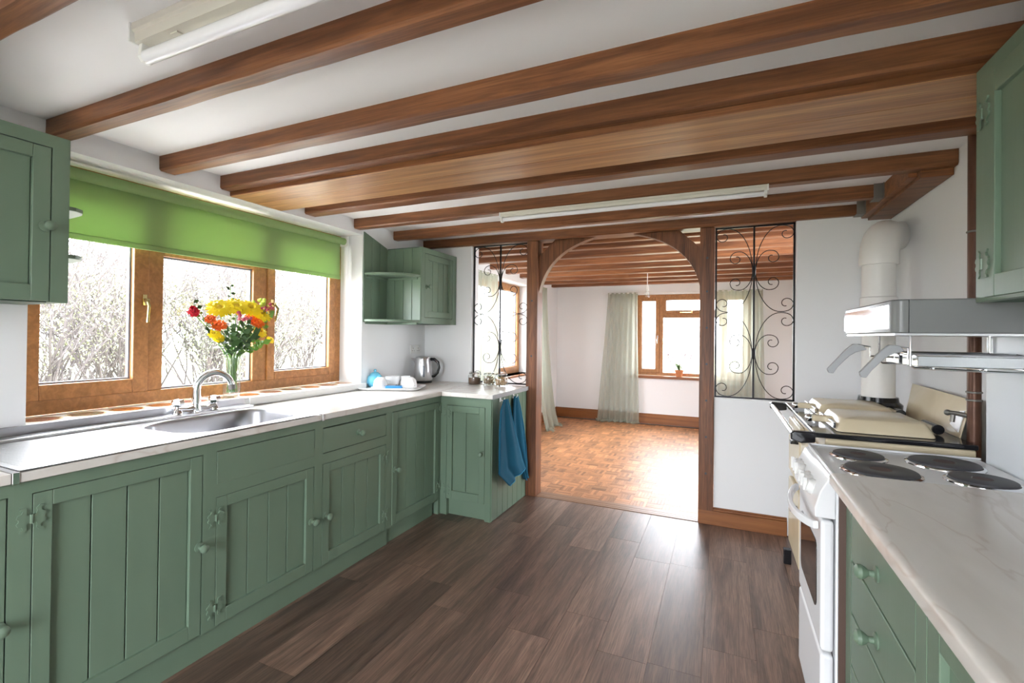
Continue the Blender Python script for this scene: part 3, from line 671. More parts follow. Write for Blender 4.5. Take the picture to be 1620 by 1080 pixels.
# return cabinet with boarded end
YR = 3.010
c = thing('base_cabinet', (-1.71, 3.33, 0.0), 'narrow green base cabinet with boarded end where the blue towels hang', 'cabinet')
carcass(c, '-y', YR, -1.918, -1.500, 0.65, 0.878, [(-1.868, -1.547, 0.115, 0.812)], zb=0.115, plinth=False)
door(c, '-y', YR+0.0, -1.868, -1.547, 0.118, 0.812, (-1.569, 0.482), ((-1.869, 0.755), (-1.869, 0.19)), fw=0.048, top=0.02+0.03, bot=0.065, off=0.002)
B(-1.86, -1.545, YR+0.03, 3.66, 0.0, 0.115).build('plinth', 'green', c); B(-1.547, -1.5, YR-0.0, YR+0.05, 0.0, 0.115).build('corner_foot', 'green', c); B(-1.918, -1.862, YR, YR+0.05, 0.0, 0.115).build('corner_foot', 'green', c)
nb = 7; bw_ = (3.652-YR-0.004)/nb
for k in range(nb): B(-1.500, -1.492, YR+0.004+k*bw_+0.0015, YR+0.004+(k+1)*bw_-0.0015, 0.004, 0.874).build('end_board', 'green', c, 0.0025)

# worktops
def edge_prof(mb, x0, x1, y0, y1, z0, z1): return mb.box(x0, x1, y0, y1, z0, z1)
ZT = 0.908
wt = thing('worktop', (-2.2, 1.8, 0.874), 'marbled laminate worktop running along under the window', 'worktop')
k = MB(); k.box(-2.497, -1.902, -0.25, 0.672, 0.876, ZT); k.box(-2.497, -1.902, 1.862, 3.668, 0.876, ZT); k.box(-2.497, -1.955, 0.690, 1.21, 0.876, ZT-0.002)
k.box(-1.955, -1.902, 0.690, 1.846, 0.876, ZT-0.002); k.box(-2.497, -2.43, 1.21, 1.846, 0.876, ZT-0.002); k.box(-2.43, -1.955, 1.835, 1.846, 0.876, ZT-0.002)
k.build('slab', 'marble', wt, 0.004)
for q in (0.672, 1.847): B(-2.42, -1.8995, q+0.0005, q+0.0165, 0.874, ZT+0.0015).build('joint_strip', 'chrome', wt, 0.001)
wt2 = thing('worktop', (-1.7, 3.3, 0.876), 'marbled laminate worktop end carrying the glass jars', 'worktop')
B(-1.900, -1.478, 2.985, 3.652, 0.876, ZT).build('slab', 'marble', wt2, 0.004)
B(-1.4778, -1.4755, 2.985, 3.652, 0.876, ZT).build('end_edge', 'grey', wt2)

# sink with drainer
sk = thing('sink', (-2.2, 1.28, 0.72), 'stainless steel inset sink with ribbed drainer under the window', 'sink')
def rrect(x0, x1, y0, y1, r, n=7):
    p = []
    for cx, cy, a in ((x1-r, y1-r, 0), (x0+r, y1-r, PI/2), (x0+r, y0+r, PI), (x1-r, y0+r, 1.5*PI)):
        for i in range(n+1): p.append((cx+r*math.cos(a+PI/2*i/n), cy+r*math.sin(a+PI/2*i/n)))
    return p
bo = rrect(-2.385, -1.962, 1.215, 1.830, 0.13)
n = len(bo); zt = ZT+0.004
def ring(pts, z): return [(p[0], p[1], z) for p in pts]
cx_, cy_ = -2.1735, 1.5225
def shr(pts, d): return [(cx_+(p[0]-cx_)*(1-d/0.21), cy_+(p[1]-cy_)*(1-d/0.31)) for p in pts]
bm_ = MB(); vs = []; rings = [(0.0, zt), (0.006, zt-0.004), (0.012, zt-0.02), (0.022, zt-0.14), (0.05, zt-0.165), (0.10, zt-0.17)]
for d_, z_ in rings: vs += ring(shr(bo, d_), z_)
fs = []
for i in range(len(rings)-1):
    for q in range(n): fs.append((i*n+q, i*n+(q+1) % n, (i+1)*n+(q+1) % n, (i+1)*n+q))
fs.append(tuple((len(rings)-1)*n+q for q in range(n)))
bm_.add(vs, fs); bm_.build('bowl', 'bowlsteel', sk)
# top sheet with the bowl cut out: quads fanned from the bowl rim to an outer rectangle
ox0, ox1, oy0, oy1 = -2.415, -1.908, 0.690, 1.846
outer = []
for p in bo:
    dx, dy = p[0]-cx_, p[1]-cy_; t = min(((ox1-cx_)/dx if dx > 1e-6 else ((ox0-cx_)/dx if dx < -1e-6 else 1e9)), ((oy1-cy_)/dy if dy > 1e-6 else ((1.20-cy_)/dy if dy < -1e-6 else 1e9)))
    outer.append((cx_+dx*t, cy_+dy*t))
sh = MB(); sh.add(ring(bo, zt)+ring(outer, zt), [(q, (q+1) % n, n+(q+1) % n, n+q) for q in range(n)])
for cx2, cy2 in ((ox0, oy1), (ox1, oy1), (ox0, 1.20), (ox1, 1.20)):
    a, b_ = sorted(range(n), key=lambda i: (outer[i][0]-cx2)**2+(outer[i][1]-cy2)**2)[:2]
    if (outer[a][0]-cx2)**2+(outer[a][1]-cy2)**2 > 1e-8: sh.add([(*outer[a], zt), (*outer[b_], zt), (cx2, cy2, zt)], [(0, 1, 2)])
sh.box(ox0, ox1, oy0, 1.20, zt-0.002, zt)
sh.build('top_sheet', 'steel', sk)
rbm = B(-0.005, 0.005, -0.235, 0.235, 0, 0.0009).mesh('drainer_rib', 'steel')
for i in range(20): inst(rbm, 'drainer_rib', sk, (-1.955-i*0.0215, 0.945, zt), bevel=0.001)
lg = MB(); lg.box(-2.492, -2.415, oy0, oy1, zt-0.002, zt+0.012); lg.build('back_ledge', 'steel', sk, 0.004)
B(-2.4985, -2.492, oy0-0.01, oy1, zt, 0.958).build('upstand', 'bowlsteel', sk, 0.002)
MB().lathe([(0.0, 0.0), (0.032, 0.001), (0.036, 0.004), (0.040, 0.0)], (-2.17, 1.52, zt-0.1695), n=20).build('waste', 'chrome', sk)

# mixer tap
zt2 = zt+0.0125
tp = thing('mixer_tap', (-2.452, 1.545, zt2), 'chrome swan-neck mixer tap with two cross heads behind the sink', 'tap')
bb = MB(); bb.tube([(-2.452, 1.455, zt2+0.022), (-2.452, 1.50, zt2+0.016), (-2.452, 1.548, zt2+0.018), (-2.452, 1.60, zt2+0.016), (-2.452, 1.645, zt2+0.022)], [0.016, 0.014, 0.019, 0.014, 0.016], 14)
bb.lathe([(0.024, 0), (0.024, 0.01), (0.020, 0.028), (0.017, 0.05)], (-2.452, 1.548, zt2), n=18); bb.build('body', 'chrome', tp)
sp = MB(); path = [(-2.452, 1.548, zt2+0.04), (-2.452, 1.548, zt2+0.09)] + [(-2.452+0.055*(1-math.cos(a))*0.6, 1.548+0.072*(1-math.cos(a)), zt2+0.11+0.085*math.sin(a)) for a in [PI*i/12*0.93 for i in range(13)]]
path += [(path[-1][0]+0.003, path[-1][1]+0.003, path[-1][2]-0.025)]
sp.tube(path, [0.021, 0.0205]+[0.0200-0.0004*i for i in range(13)]+[0.0145], 14); sp.build('spout', 'chrome', tp)
MB().tube([path[-2], path[-1]], 0.0175, 14).build('aerator', 'galv', tp)
for yy in (1.458, 1.642):
    v = MB().lathe([(0.022, 0), (0.020, 0.012), (0.013, 0.022), (0.012, 0.036)], (-2.452, yy, zt2), n=16).build('valve', 'chrome', tp)
    hd = MB().lathe([(0.014, 0.034), (0.026, 0.040), (0.029, 0.056), (0.024, 0.070), (0.006, 0.074)], (-2.452, yy, zt2), n=6); hd.build('tap_head', 'chrome', v)

# wall cabinets
c = thing('wall_cabinet', (-2.365, 0.62, 1.43), 'green wall cabinet with rounded end shelves beside the window', 'cabinet', 'green wall cabinets')
carcass(c, '+x', -2.20, 0.34, 0.918, 0.328, 2.03, [(0.36, 0.868, 1.43, 1.985)], zb=1.43, plinth=False)
door(c, '+x', -2.20, 0.36, 0.868, 1.432, 1.985, (0.852, 1.70), (), fw=0.052, top=0.05, bot=0.058, bw=0.13)
for z in (1.60, 1.78):
    pts = [(-2.528, 0.9185), (-2.24, 0.9185), (-2.24, 0.955), (-2.262, 0.985), (-2.30, 1.0), (-2.528, 1.02)]
    MB().prism(pts, 'z', z, z+0.016).build('end_shelf', 'green', c, 0.003)
c = thing('wall_cabinet', (-2.36, 3.39, 1.42), 'green corner wall cabinet with open curved shelves above the kettle', 'cabinet', 'green wall cabinets')
carcass(c, '+x', -2.19, 3.128, 3.664, 0.338, 2.028, [(3.175, 3.60, 1.465, 1.985)], zb=1.418, plinth=False)
door(c, '+x', -2.19, 3.175, 3.60, 1.465, 1.985, (3.205, 1.715), (), fw=0.05, top=0.05, bot=0.055, bw=0.08)
for k in range(4): w_ = 0.339/4; B(-2.53+k*w_+0.0015, -2.53+(k+1)*w_-0.0015, 3.120, 3.128, 1.42, 2.02).build('side_board', 'green', c, 0.0025)
for k in range(3):
    w_ = 0.278/3; a, b_ = 2.842+k*w_+0.0015, 2.842+(k+1)*w_-0.0015; tz = lambda q_: 2.118-(q_-2.842)*0.32
    MB().prism([(a, 1.42), (b_, 1.42), (b_, tz(b_)), (a, tz(a))], 'x', -2.53, -2.522).build('back_board', 'green', c, 0.0025)
q = [(-2.522, 3.12)] + [(-2.522+0.325*math.sin(a), 3.12-0.27*math.cos(a)) for a in [PI/2*i/12 for i in range(13)]]
for z in (1.425, 1.785):
    MB().prism(q, 'z', z, z+0.018).build('curved_shelf', 'green', c, 0.003)
    B(-2.522, -2.51, 2.86, 3.118, z-0.018, z).build('shelf_batten', 'green', c, 0.002); B(-2.508, -2.22, 3.108, 3.120, z-0.018, z).build('shelf_batten', 'green', c, 0.002)
c = thing('wall_cabinet', (0.80, 1.0, 1.435), 'green wall cabinet with ornate hinges next to the extractor hood', 'cabinet', 'green wall cabinets')
carcass(c, '-x', 0.640, 0.45, 1.722, 0.318, 2.075, [(0.50, 1.085, 1.47, 2.035), (1.105, 1.672, 1.47, 2.035)], zb=1.435, plinth=False)
door(c, '-x', 0.640, 1.105, 1.672, 1.442, 2.035, (1.14, 1.70), ((1.672, 1.94), (1.672, 1.535)), fw=0.055, top=0.06, bot=0.06, bw=0.115, off=0.004)
door(c, '-x', 0.640, 0.50, 1.085, 1.442, 2.035, (1.05, 1.70), ((0.50, 1.94), (0.50, 1.535)), fw=0.055, top=0.06, bot=0.06, bw=0.115, off=0.004)

# right-hand base units and worktop
XRF = 0.337
c = thing('base_cabinet', (0.6, 1.40, 0.0), 'green base cabinet with a stack of knobbed drawers beside the white cooker', 'cabinet', 'green base cabinets beside the cooker')
dz = [(0.703, 0.868), (0.556, 0.701), (0.409, 0.554), (0.13, 0.407)]
carcass(c, '-x', XRF, 1.105, 1.688, 0.505, 0.872, [(1.135, 1.63, 0.13, 0.868)], zb=0.11, plinth=True, prec=0.04)
for (a, b_) in dz: drawer(c, '-x', XRF, 1.136, 1.629, a, b_, (1.381, (a+b_)/2-0.012))
c = thing('base_cabinet', (0.6, 0.78, 0.0), 'green base cabinet with panelled door next to the drawer stack', 'cabinet', 'green base cabinets beside the cooker')
carcass(c, '-x', XRF, 0.45, 1.105, 0.505, 0.872, [(0.50, 1.085, 0.13, 0.852)], zb=0.11, plinth=True, prec=0.04)
door(c, '-x', XRF, 0.50, 1.085, 0.13, 0.852, (0.53, 0.5), (), fw=0.055)
tag(B(0.320, 0.80, 1.692, 1.702, 0.0, 0.868).build('filler_panel', 'filler', bevel=0.002), 'thin brown filler panel between the drawer cabinet and white cooker', 'panel')
wt3 = thing('worktop', (0.58, 0.9, 0.874), 'marbled laminate worktop with rounded edge beside the white cooker', 'worktop')
wp = MB(); r_ = 0.012; pts = [(0.846, 0.876), (0.846, 0.914), (0.306+r_*1.6, 0.914)] + [(0.306+r_*1.6-r_*1.6*math.sin(a), 0.914-r_*(1-math.cos(a))) for a in (0.4, 0.8, 1.2, PI/2)] + [(0.306, 0.880), (0.309, 0.876)]
wp.prism(pts, 'y', -0.3, 1.755); wp.build('slab', 'marble', wt3)

# ================================================================== WHITE COOKER
ck = thing('electric_cooker', (0.56, 1.99, 0.0), 'white freestanding electric cooker with four hotplates', 'cooker')
CY0, CY1 = 1.762, 2.232
B(0.325, 0.842, CY0, CY1, 0.02, 0.885).build('body', 'white', ck, 0.006)
hb = MB(); hb.box(0.315, 0.844, CY0-0.002, CY1+0.004, 0.885, 0.903); hb.build('hob_top', 'white', ck, 0.006)
hb = MB(); hb.box(0.318, 0.844, CY1-0.008, CY1+0.003, 0.903, 0.910); hb.box(0.315, 0.326, CY0, CY1, 0.903, 0.909); hb.build('hob_rim', 'white', ck, 0.003)
for (px, py, r_) in ((0.448, 2.075, 0.076), (0.462, 1.862, 0.096), (0.690, 2.075, 0.094), (0.712, 1.870, 0.078)):
    rg = MB().lathe([(r_+0.012, 0), (r_+0.011, 0.004), (r_+0.003, 0.007), (r_, 0.004)], (px, py, 0.903), n=36).build('hotplate_ring', 'chrome', ck)
    hp = MB().lathe([(r_, 0.0), (r_, 0.012), (r_-0.004, 0.0145), (r_*0.34, 0.0145), (r_*0.31, 0.0125), (0.0, 0.0125)], (px, py, 0.903), n=36).build('hotplate', 'darkgrey', ck)
    MB().lathe([(0.0, 0.0), (r_*0.30, 0.0), (r_*0.30, 0.0008), (0, 0.0008)], (px, py, 0.9156), n=24).build('hotplate_centre', 'rust', hp)
cp = MB(); prof = [(0.325, 0.896), (0.316, 0.898), (0.304, 0.890), (0.282, 0.845), (0.268, 0.795), (0.270, 0.765), (0.325, 0.765)]
cp.prism(prof, 'y', CY0+0.002, CY1-0.002); cp.build('control_panel', 'white', ck, 0.004)
for yy in (2.17, 2.125, 2.08, 1.975, 1.925, 1.87):
    kb = MB().lathe([(0.026, 0), (0.026, 0.008), (0.022, 0.013), (0.021, 0.020), (0.0, 0.021)], (0.2795, yy, 0.832), axis=(-1, 0, 0.33), n=20).build('knob', 'plastic', ck)
    B(0.250, 0.262, yy-0.0035, yy+0.0035, 0.818, 0.862).build('knob_grip', 'plastic', kb, 0.002)
dr = MB(); dr.box(0.286, 0.322, CY0+0.004, CY1-0.004, 0.345, 0.758); dd = dr.build('oven_door', 'white', ck, 0.012, 3)
MB().prism(rrect(CY0+0.07, CY1-0.07, 0.445, 0.665, 0.03, 4), 'x', 0.2835, 0.2865).build('door_glass', 'ovenglass', dd)
hn = MB()
def hpos(t, k): return (0.283-0.045*math.sin(PI*t)**0.7-0.004, CY0+0.02+(CY1-CY0-0.04)*t, 0.735-0.012*math.sin(PI*t)+k)
vs = []; nn = 16
for i in range(nn+1):
    t = i/nn; x_, y_, z_ = hpos(t, 0)
    vs += [(x_-0.010, y_, z_-0.014), (x_-0.012, y_, z_+0.012), (x_+0.004, y_, z_+0.014), (x_+0.006, y_, z_-0.012)]
fs = []
for i in range(nn):
    for q in range(4): fs.append((i*4+q, i*4+(q+1) % 4, (i+1)*4+(q+1) % 4, (i+1)*4+q))
fs += [(3, 2, 1, 0), (nn*4, nn*4+1, nn*4+2, nn*4+3)]
hn.add(vs, fs); hn.build('door_handle', 'white', dd, 0.004)
B(0.286, 0.322, CY0+0.004, CY1-0.004, 0.045, 0.338).build('lower_drawer', 'white', ck, 0.012, 3)
B(0.34, 0.80, CY0+0.02, CY1-0.02, 0.0, 0.045).build('plinth', 'darkgrey', ck)

# ================================================================== CREAM RANGE
ag = thing('range_cooker', (0.6, 2.79, 0.0), 'cream enamel range cooker with black top and domed lids', 'range cooker')
AY0, AY1 = 2.285, 3.275
B(0.385, 0.858, AY0+0.01, AY1-0.01, 0.09, 0.923).build('body', 'cream', ag, 0.008)
B(0.42, 0.87, AY0+0.03, AY1-0.03, 0.0, 0.09).build('plinth', 'white', ag)
tpz = 0.944
B(0.345, 0.861, AY0, AY1, 0.924, tpz).build('top_plate', 'black', ag, 0.006, 3)
rl = MB(); rl.cyl((0.275, AY0+0.03, 0.925), (0.275, AY1-0.03, 0.925), 0.013, 16); rl.build('front_rail', 'chrome', ag)
for yy in (AY0, AY1-0.03):
    MB().prism([(0.262, 0.908), (0.262, 0.938), (0.275, 0.944), (0.350, tpz), (0.350, 0.902), (0.30, 0.895)], 'y', yy, yy+0.03).build('rail_bracket', 'black', ag, 0.005)
B(0.343, 0.352, AY0+0.03, AY1-0.03, tpz-0.004, tpz+0.003).build('chrome_strip', 'chrome', ag, 0.002)
def lid(y0, y1):
    lx0, lx1 = 0.435, 0.76
    base_ = rrect(lx0, lx1, y0, y1, 0.022, 4); nn = len(base_); ccx, ccy = (lx0+lx1)/2, (y0+y1)/2; v_ = []
    for sc, z in ((1.0, tpz+0.002), (1.0, tpz+0.007), (0.87, tpz+0.050), (0.83, tpz+0.055), (0.35, tpz+0.061)):
        v_ += [(ccx+(p[0]-ccx)*sc, ccy+(p[1]-ccy)*sc, z) for p in base_]
    f_ = []
    for i in range(4):
        for q in range(nn): f_.append((i*nn+q, i*nn+(q+1) % nn, (i+1)*nn+(q+1) % nn, (i+1)*nn+q))
    f_ += [tuple(range(nn-1, -1, -1)), tuple(4*nn+q for q in range(nn))]
    l_ = MB().add(v_, f_).build('lid', 'cream', ag)
    B(0.372, 0.452, ccy-0.017, ccy+0.017, tpz+0.012, tpz+0.040).build('lid_handle', 'cream', l_, 0.006)
    h2 = MB(); h2.ball((0.362, ccy, tpz+0.026), 0.017, n=16, m=10); h2.build('handle_grip', 'chrome', l_)
    B(0.425, 0.437, y0+0.03, y1-0.03, tpz+0.010, tpz+0.034).build('front_trim', 'chrome', l_, 0.002)
    B(0.76, 0.80, ccy-0.06, ccy+0.06, tpz, tpz+0.035).build('lid_hinge', 'cream', l_, 0.004)
    MB().cyl((0.80, ccy-0.07, tpz+0.022), (0.80, ccy+0.07, tpz+0.022), 0.02, 14).build('hinge_roller', 'black', l_)
lid(2.345, 2.715); lid(2.785, 3.155)
for (y0, y1, z0, z1) in ((2.32, 2.76, 0.56, 0.87), (2.32, 2.76, 0.14, 0.52), (2.82, 3.24, 0.56, 0.87), (2.82, 3.24, 0.14, 0.52)):
    d_ = B(0.360, 0.386, y0, y1, z0, z1).build('oven_door', 'cream', ag, 0.010, 3)
    MB().lathe([(0.0, 0.0), (0.028, 0.0), (0.030, 0.003), (0.026, 0.006), (0.0, 0.006)], (0.360, (y0+y1)/2, z0+(z1-z0)*0.7), axis=(-1, 0, 0), n=20).build('badge', 'chrome', d_)
    h_ = MB(); h_.box(0.325, 0.360, y0+0.03, y0+0.07, z1-0.09, z1-0.07); h_.cyl((0.335, y0+0.02, z1-0.08), (0.335, y0+0.10, z1-0.085), 0.008, 10); h_.build('latch', 'black', d_)
fe = MB(); fe.box(0.335, 0.375, AY1-0.06, AY1-0.02, 0.0, 0.085); fe.build('front_foot', 'black', ag, 0.004)
# splash plate leaning behind the range
sp_ = thing('splash_plate', (0.89, 2.85, tpz), 'cream metal splash plate leaning on the wall behind the range', 'splash plate')
vs = [(0.852, 2.42, tpz+0.001), (0.852, 3.03, tpz+0.001), (0.93, 3.20, 1.095), (0.895, 2.445, 1.095)]
pm = MB().add([*vs, *[(p[0]+0.004, p[1], p[2]) for p in vs]], [(0, 1, 2, 3), (7, 6, 5, 4), (0, 4, 5, 1), (1, 5, 6, 2), (2, 6, 7, 3), (3, 7, 4, 0)]); pm.build('sheet', 'cream', sp_, 0.001)
vs = [(0.8565, 2.44, 0.965), (0.862, 2.53, 0.985), (0.8795, 2.485, 1.045), (0.8815, 2.452, 1.05)]
MB().add([*[(p[0]-0.0035, p[1], p[2]) for p in vs], *vs], [(0, 1, 2, 3), (7, 6, 5, 4), (0, 4, 5, 1), (1, 5, 6, 2), (2, 6, 7, 3), (3, 7, 4, 0)]).build('foil_patch', 'paper', sp_)
# flue
fx, fy = 0.772, 3.165
fu = thing('flue_pipe', (fx, fy, tpz), 'cream enamelled flue pipe with elbow rising from the range', 'flue pipe')
MB().lathe([(0.105, 0.0), (0.108, 0.035), (0.092, 0.05), (0.088, 0.075)], (fx, fy, tpz+0.001), n=28).build('collar', 'black', fu)
MB().cyl((fx, fy, tpz+0.06), (fx, fy, 1.50), 0.075, 28).build('lower_pipe', 'flue', fu)
MB().lathe([(0.077, 1.47), (0.084, 1.475), (0.084, 1.555), (0.078, 1.56)], (fx, fy, 0), n=28).build('socket_ring', 'flue', fu)
MB().cyl((fx, fy, 1.55), (fx, fy, 1.74), 0.076, 28).build('upper_pipe', 'flue', fu)
dxy = Vector((0.956-fx, 3.50-fy, 0)); Lh = dxy.length; dxy.normalize()
pth = [(fx, fy, 1.735)] + [(fx+dxy.x*0.13*(1-math.cos(a)), fy+dxy.y*0.13*(1-math.cos(a)), 1.76+0.15*math.sin(a)) for a in [PI/2*i/8 for i in range(9)]]
pth += [(fx+dxy.x*0.24, fy+dxy.y*0.24, 1.925), (0.950, 3.485, 1.945)]
MB().tube(pth, [0.088, 0.09]+[0.088]*8+[0.080, 0.082], 28).build('elbow', 'flue', fu)

# copper pipe with small valve
pp = thing('copper_pipe', (0.885, 2.40, 0.0), 'tarnished brown copper pipe rising beside the splash panel', 'pipe')
MB().cyl((0.885, 2.392, 0.30), (0.885, 2.392, ZC-0.005), 0.021, 16).build('pipe', 'copper', pp)
for z in (1.10, 1.13, 1.75): MB().lathe([(0.0225, -0.004), (0.025, -0.002), (0.025, 0.002), (0.0225, 0.004)], (0.885, 2.392, z), n=16).build('clip', 'galv', pp)
vv = MB(); vv.tube([(0.875, 2.40, 1.035), (0.85, 2.43, 1.04), (0.825, 2.45, 1.04)], 0.009, 10); vv.tube([(0.84, 2.44, 1.04), (0.835, 2.437, 1.005)], 0.008, 10); vv.ball((0.825, 2.45, 1.04), 0.012); vv.build('drain_valve', 'galv', pp)

# extractor hood
ho = thing('extractor_hood', (0.65, 2.06, 1.347), 'grey box extractor hood fixed above the white cooker', 'extractor hood')
HY0, HY1 = 1.752, 2.372
hp_ = rrect(0.462, 0.90, HY0, HY1, 0.028, 5); hp_ = [p for p in hp_ if p[0] < 0.80] + [(0.956, HY0), (0.956, HY1)]
hp_.sort(key=lambda p: math.atan2(p[1]-2.06, p[0]-0.7))
MB().prism(hp_, 'z', 1.349, 1.450).build('body', 'hoodgrey', ho, 0.005)
B(0.4595, 0.463, HY0+0.035, HY1-0.02, 1.362, 1.436).build('front_visor', 'chrome', ho, 0.001)
B(0.50, 0.5015, HY0-0.001, HY0+0.004, 1.351, 1.448).build('seam', 'black', ho)
B(0.47, 0.95, HY0+0.01, HY1-0.01, 1.343, 1.349).build('filter', 'steel', ho)
# wire rack below the hood with two grill pans
rk = thing('wire_rack', (0.65, 1.95, 1.22), 'chrome wire rack hanging below the extractor hood', 'rack')
for yy in (1.84, 2.16):
    MB().tube([(0.53, yy, 1.346), (0.53, yy, 1.25), (0.54, yy, 1.243), (0.83, yy, 1.235), (0.84, yy, 1.243), (0.84, yy, 1.346)], 0.0035, 8).build('hanger', 'chrome', rk)
for xx in (0.58, 0.70, 0.82): MB().cyl((xx, 1.82, 1.2435), (xx, 2.18, 1.2435), 0.003, 8).build('cross_wire', 'chrome', rk)
def pan(y0, y1, z, hx, lab):
    p = thing('grill_pan', (0.7, (y0+y1)/2, z), lab, 'grill pan', 'grill pans on the wire rack')
    t = MB(); px0, px1 = 0.55, 0.835
    t.box(px0, px1, y0, y1, z, z+0.004)
    for a in ((px0, px0+0.004, y0, y1), (px1-0.004, px1, y0, y1), (px0, px1, y0, y0+0.004), (px0, px1, y1-0.004, y1)): t.box(*a, z, z+0.034)
    t.build('tray', 'panmetal', p, 0.002)
    MB().tube([(px0-0.004, y0-0.004, z+0.036), (px1, y0-0.004, z+0.036), (px1, y1, z+0.036), (px0-0.004, y1, z+0.036)], 0.005, 8, closed=True).build('rim', 'chrome', p)
    ym = (y0+y1)/2-0.02
    MB().tube([(px0-0.002, ym, z+0.02), (hx+0.085, ym, z+0.022), (hx+0.085, ym, z+0.055), (hx+0.05, ym, z+0.062)], 0.0035, 8).build('handle_wire', 'chrome', p)
    hd = [(hx+0.075, z+0.045), (hx+0.062, z+0.062), (hx+0.035, z+0.066), (hx+0.012, z+0.045), (hx-0.045, z-0.028), (hx-0.040, z-0.042), (hx-0.026, z-0.044), (hx-0.012, z-0.020), (hx+0.008, z+0.004), (hx+0.024, z+0.022), (hx+0.042, z+0.035)]
    MB().prism(hd, 'y', ym-0.010, ym+0.010).build('handle', 'grey', p, 0.003)
pan(1.845, 1.985, 1.2475, 0.455, 'chrome grill pan with grey handle lying at the open end of the wire rack')
pan(2.02, 2.155, 1.2475, 0.395, 'chrome grill pan with grey handle lying behind the other pan on the rack')

# ================================================================== LIGHTS
def batten(x0, x1, yc, ztop, lab, depth=0.05, drop=0.045, k=1.0):
    b_ = thing('fluorescent_light', ((x0+x1)/2, yc, ztop-depth-drop), lab, 'light')
    bd = MB(); bd.prism([(yc-0.035*k, ztop), (yc-0.035*k, ztop-0.4*depth), (yc-0.028*k, ztop-0.48*depth), (yc-0.026*k, ztop-depth), (yc+0.026*k, ztop-depth), (yc+0.028*k, ztop-0.48*depth), (yc+0.035*k, ztop-0.4*depth), (yc+0.035*k, ztop)], 'x', x0, x1)
    bd.build('housing', 'offwhite', b_, 0.001)
    for xx in (x0, x1):
        s_ = 1 if xx == x0 else -1
        B(xx-0.003, xx+0.003, yc-0.040*k, yc+0.040*k, ztop-depth-0.004, ztop).build('end_cap', 'plastic', b_, 0.001)
        MB().prism([(yc-0.016, ztop-depth+0.002), (yc+0.016, ztop-depth+0.002), (yc+0.020, ztop-depth-drop+0.010), (yc+0.010, ztop-depth-drop-0.004), (yc-0.010, ztop-depth-drop-0.004), (yc-0.020, ztop-depth-drop+0.010)], 'x', xx+s_*0.003, xx+s_*0.018).build('lamp_holder', 'plastic', b_, 0.002)
    MB().cyl((x0+0.016, yc, ztop-depth-drop+0.014), (x1-0.016, yc, ztop-depth-drop+0.014), 0.0185 if k == 1 else 0.0125, 20).build('tube', 'tube', b_)
    B(x0+0.14, x0+0.17, yc-0.012, yc+0.012, ztop-depth-0.004, ztop-depth).build('starter', 'offwhite', b_)
batten(-1.515, -0.30, 0.795, ZC, 'long white fluorescent batten light on the ceiling between the first two beams')
batten(-1.315, 0.205, 2.745, 2.118, 'slim white fluorescent batten light fixed under the beam near the doorway', 0.030, 0.028, 0.5)
bu = thing('pendant_bulb', (-0.90, 6.3, 1.84), 'bare clear bulb hanging from the far room ceiling', 'light')
MB().cyl((-0.90, 6.3, 2.19), (-0.90, 6.3, 1.99), 0.004, 8).build('cord', 'plastic', bu); MB().lathe([(0.012, 0.0), (0.02, -0.02), (0.02, -0.06), (0.016, -0.065)], (-0.90, 6.3, 1.995), n=14).build('lamp_holder', 'plastic', bu)
MB().lathe([(0.013, 1.93), (0.016, 1.915), (0.03, 1.885), (0.032, 1.865), (0.024, 1.845), (0.001, 1.838)], (-0.90, 6.3, 0), n=18, caps=False).build('glass_bulb', 'jarglass', bu)

# ================================================================== FAR ROOM
def curtain(p0, p1, flare, ztop, lab, ph=0.0, folds=7, amp=0.03, normal=None, kick=0.0, skew=0.0):
    p0 = Vector(p0); p1 = Vector(p1); d = (p1-p0); Lc = d.length; d.normalize(); nrm = Vector((-d.y, d.x)) if normal is None else Vector(normal)
    t_ = thing('curtain', (*((p0+p1)/2), 0.0), lab, 'curtain')
    def fn(u, v):       # v: 0 floor .. 1 top
        low = max(0.0, 1-v*9); wdt = 1+flare*(1-v)**1.2
        a = p0 + d*(Lc*(0.5+(u-0.5)*wdt)+skew*(1-v))
        k = amp*(0.55+0.45*(1-v))*math.sin(2*PI*folds*u+ph+0.8*math.sin(3*u+2*v))+0.012*math.sin(17*u+5*v)
        k += low*0.03*(0.4+0.6*math.sin(9*u+ph)**2)+kick*(1-v)**2.2
        z = v*ztop + 0.006
        q = a+nrm*k; return (q.x, q.y, z)
    MB().grid(fn, 110, 40).build('drape', 'sheer', t_)
    def fp_(u, v):      # cloth heaped on the floor at the foot of the drape
        b0 = fn(u, 0.0); q = Vector((b0[0], b0[1]))+nrm*(0.11*v*(0.6+0.5*math.sin(7*u+ph))-0.02)+d*0.02*math.sin(11*v+9*u)
        return (q.x, q.y, 0.008+0.030*math.sin(PI*min(1, v*1.02))*(0.7+0.5*math.sin(26*u+5*v+ph))+0.010*math.sin(31*u+13*v)**2)
    MB().grid(fp_, 60, 8).build('pooled_hem', 'sheer', t_)
    def fh(u, v):
        a = p0 + d*(Lc*u); q = a+nrm*(amp*0.55*math.sin(2*PI*folds*u+ph+0.8*math.sin(3*u+2))+0.004); return (q.x, q.y, ztop-0.075+0.08*v)
    MB().grid(fh, 80, 2).build('heading', 'sheer', t_)
    return t_
curtain((-1.655, YF-0.10), (-1.20, YF-0.10), 0.42, 2.005, 'sheer sage curtain pooled on the parquet beside the potted plant window', 0.4, 7, 0.028, (0, -1), 0.0, -0.06)
curtain((-0.12, YF-0.10), (0.50, YF-0.10), 0.15, 2.005, 'sheer sage curtain of the far window seen through the grille by the range', 1.4, 8, 0.028, (0, -1))
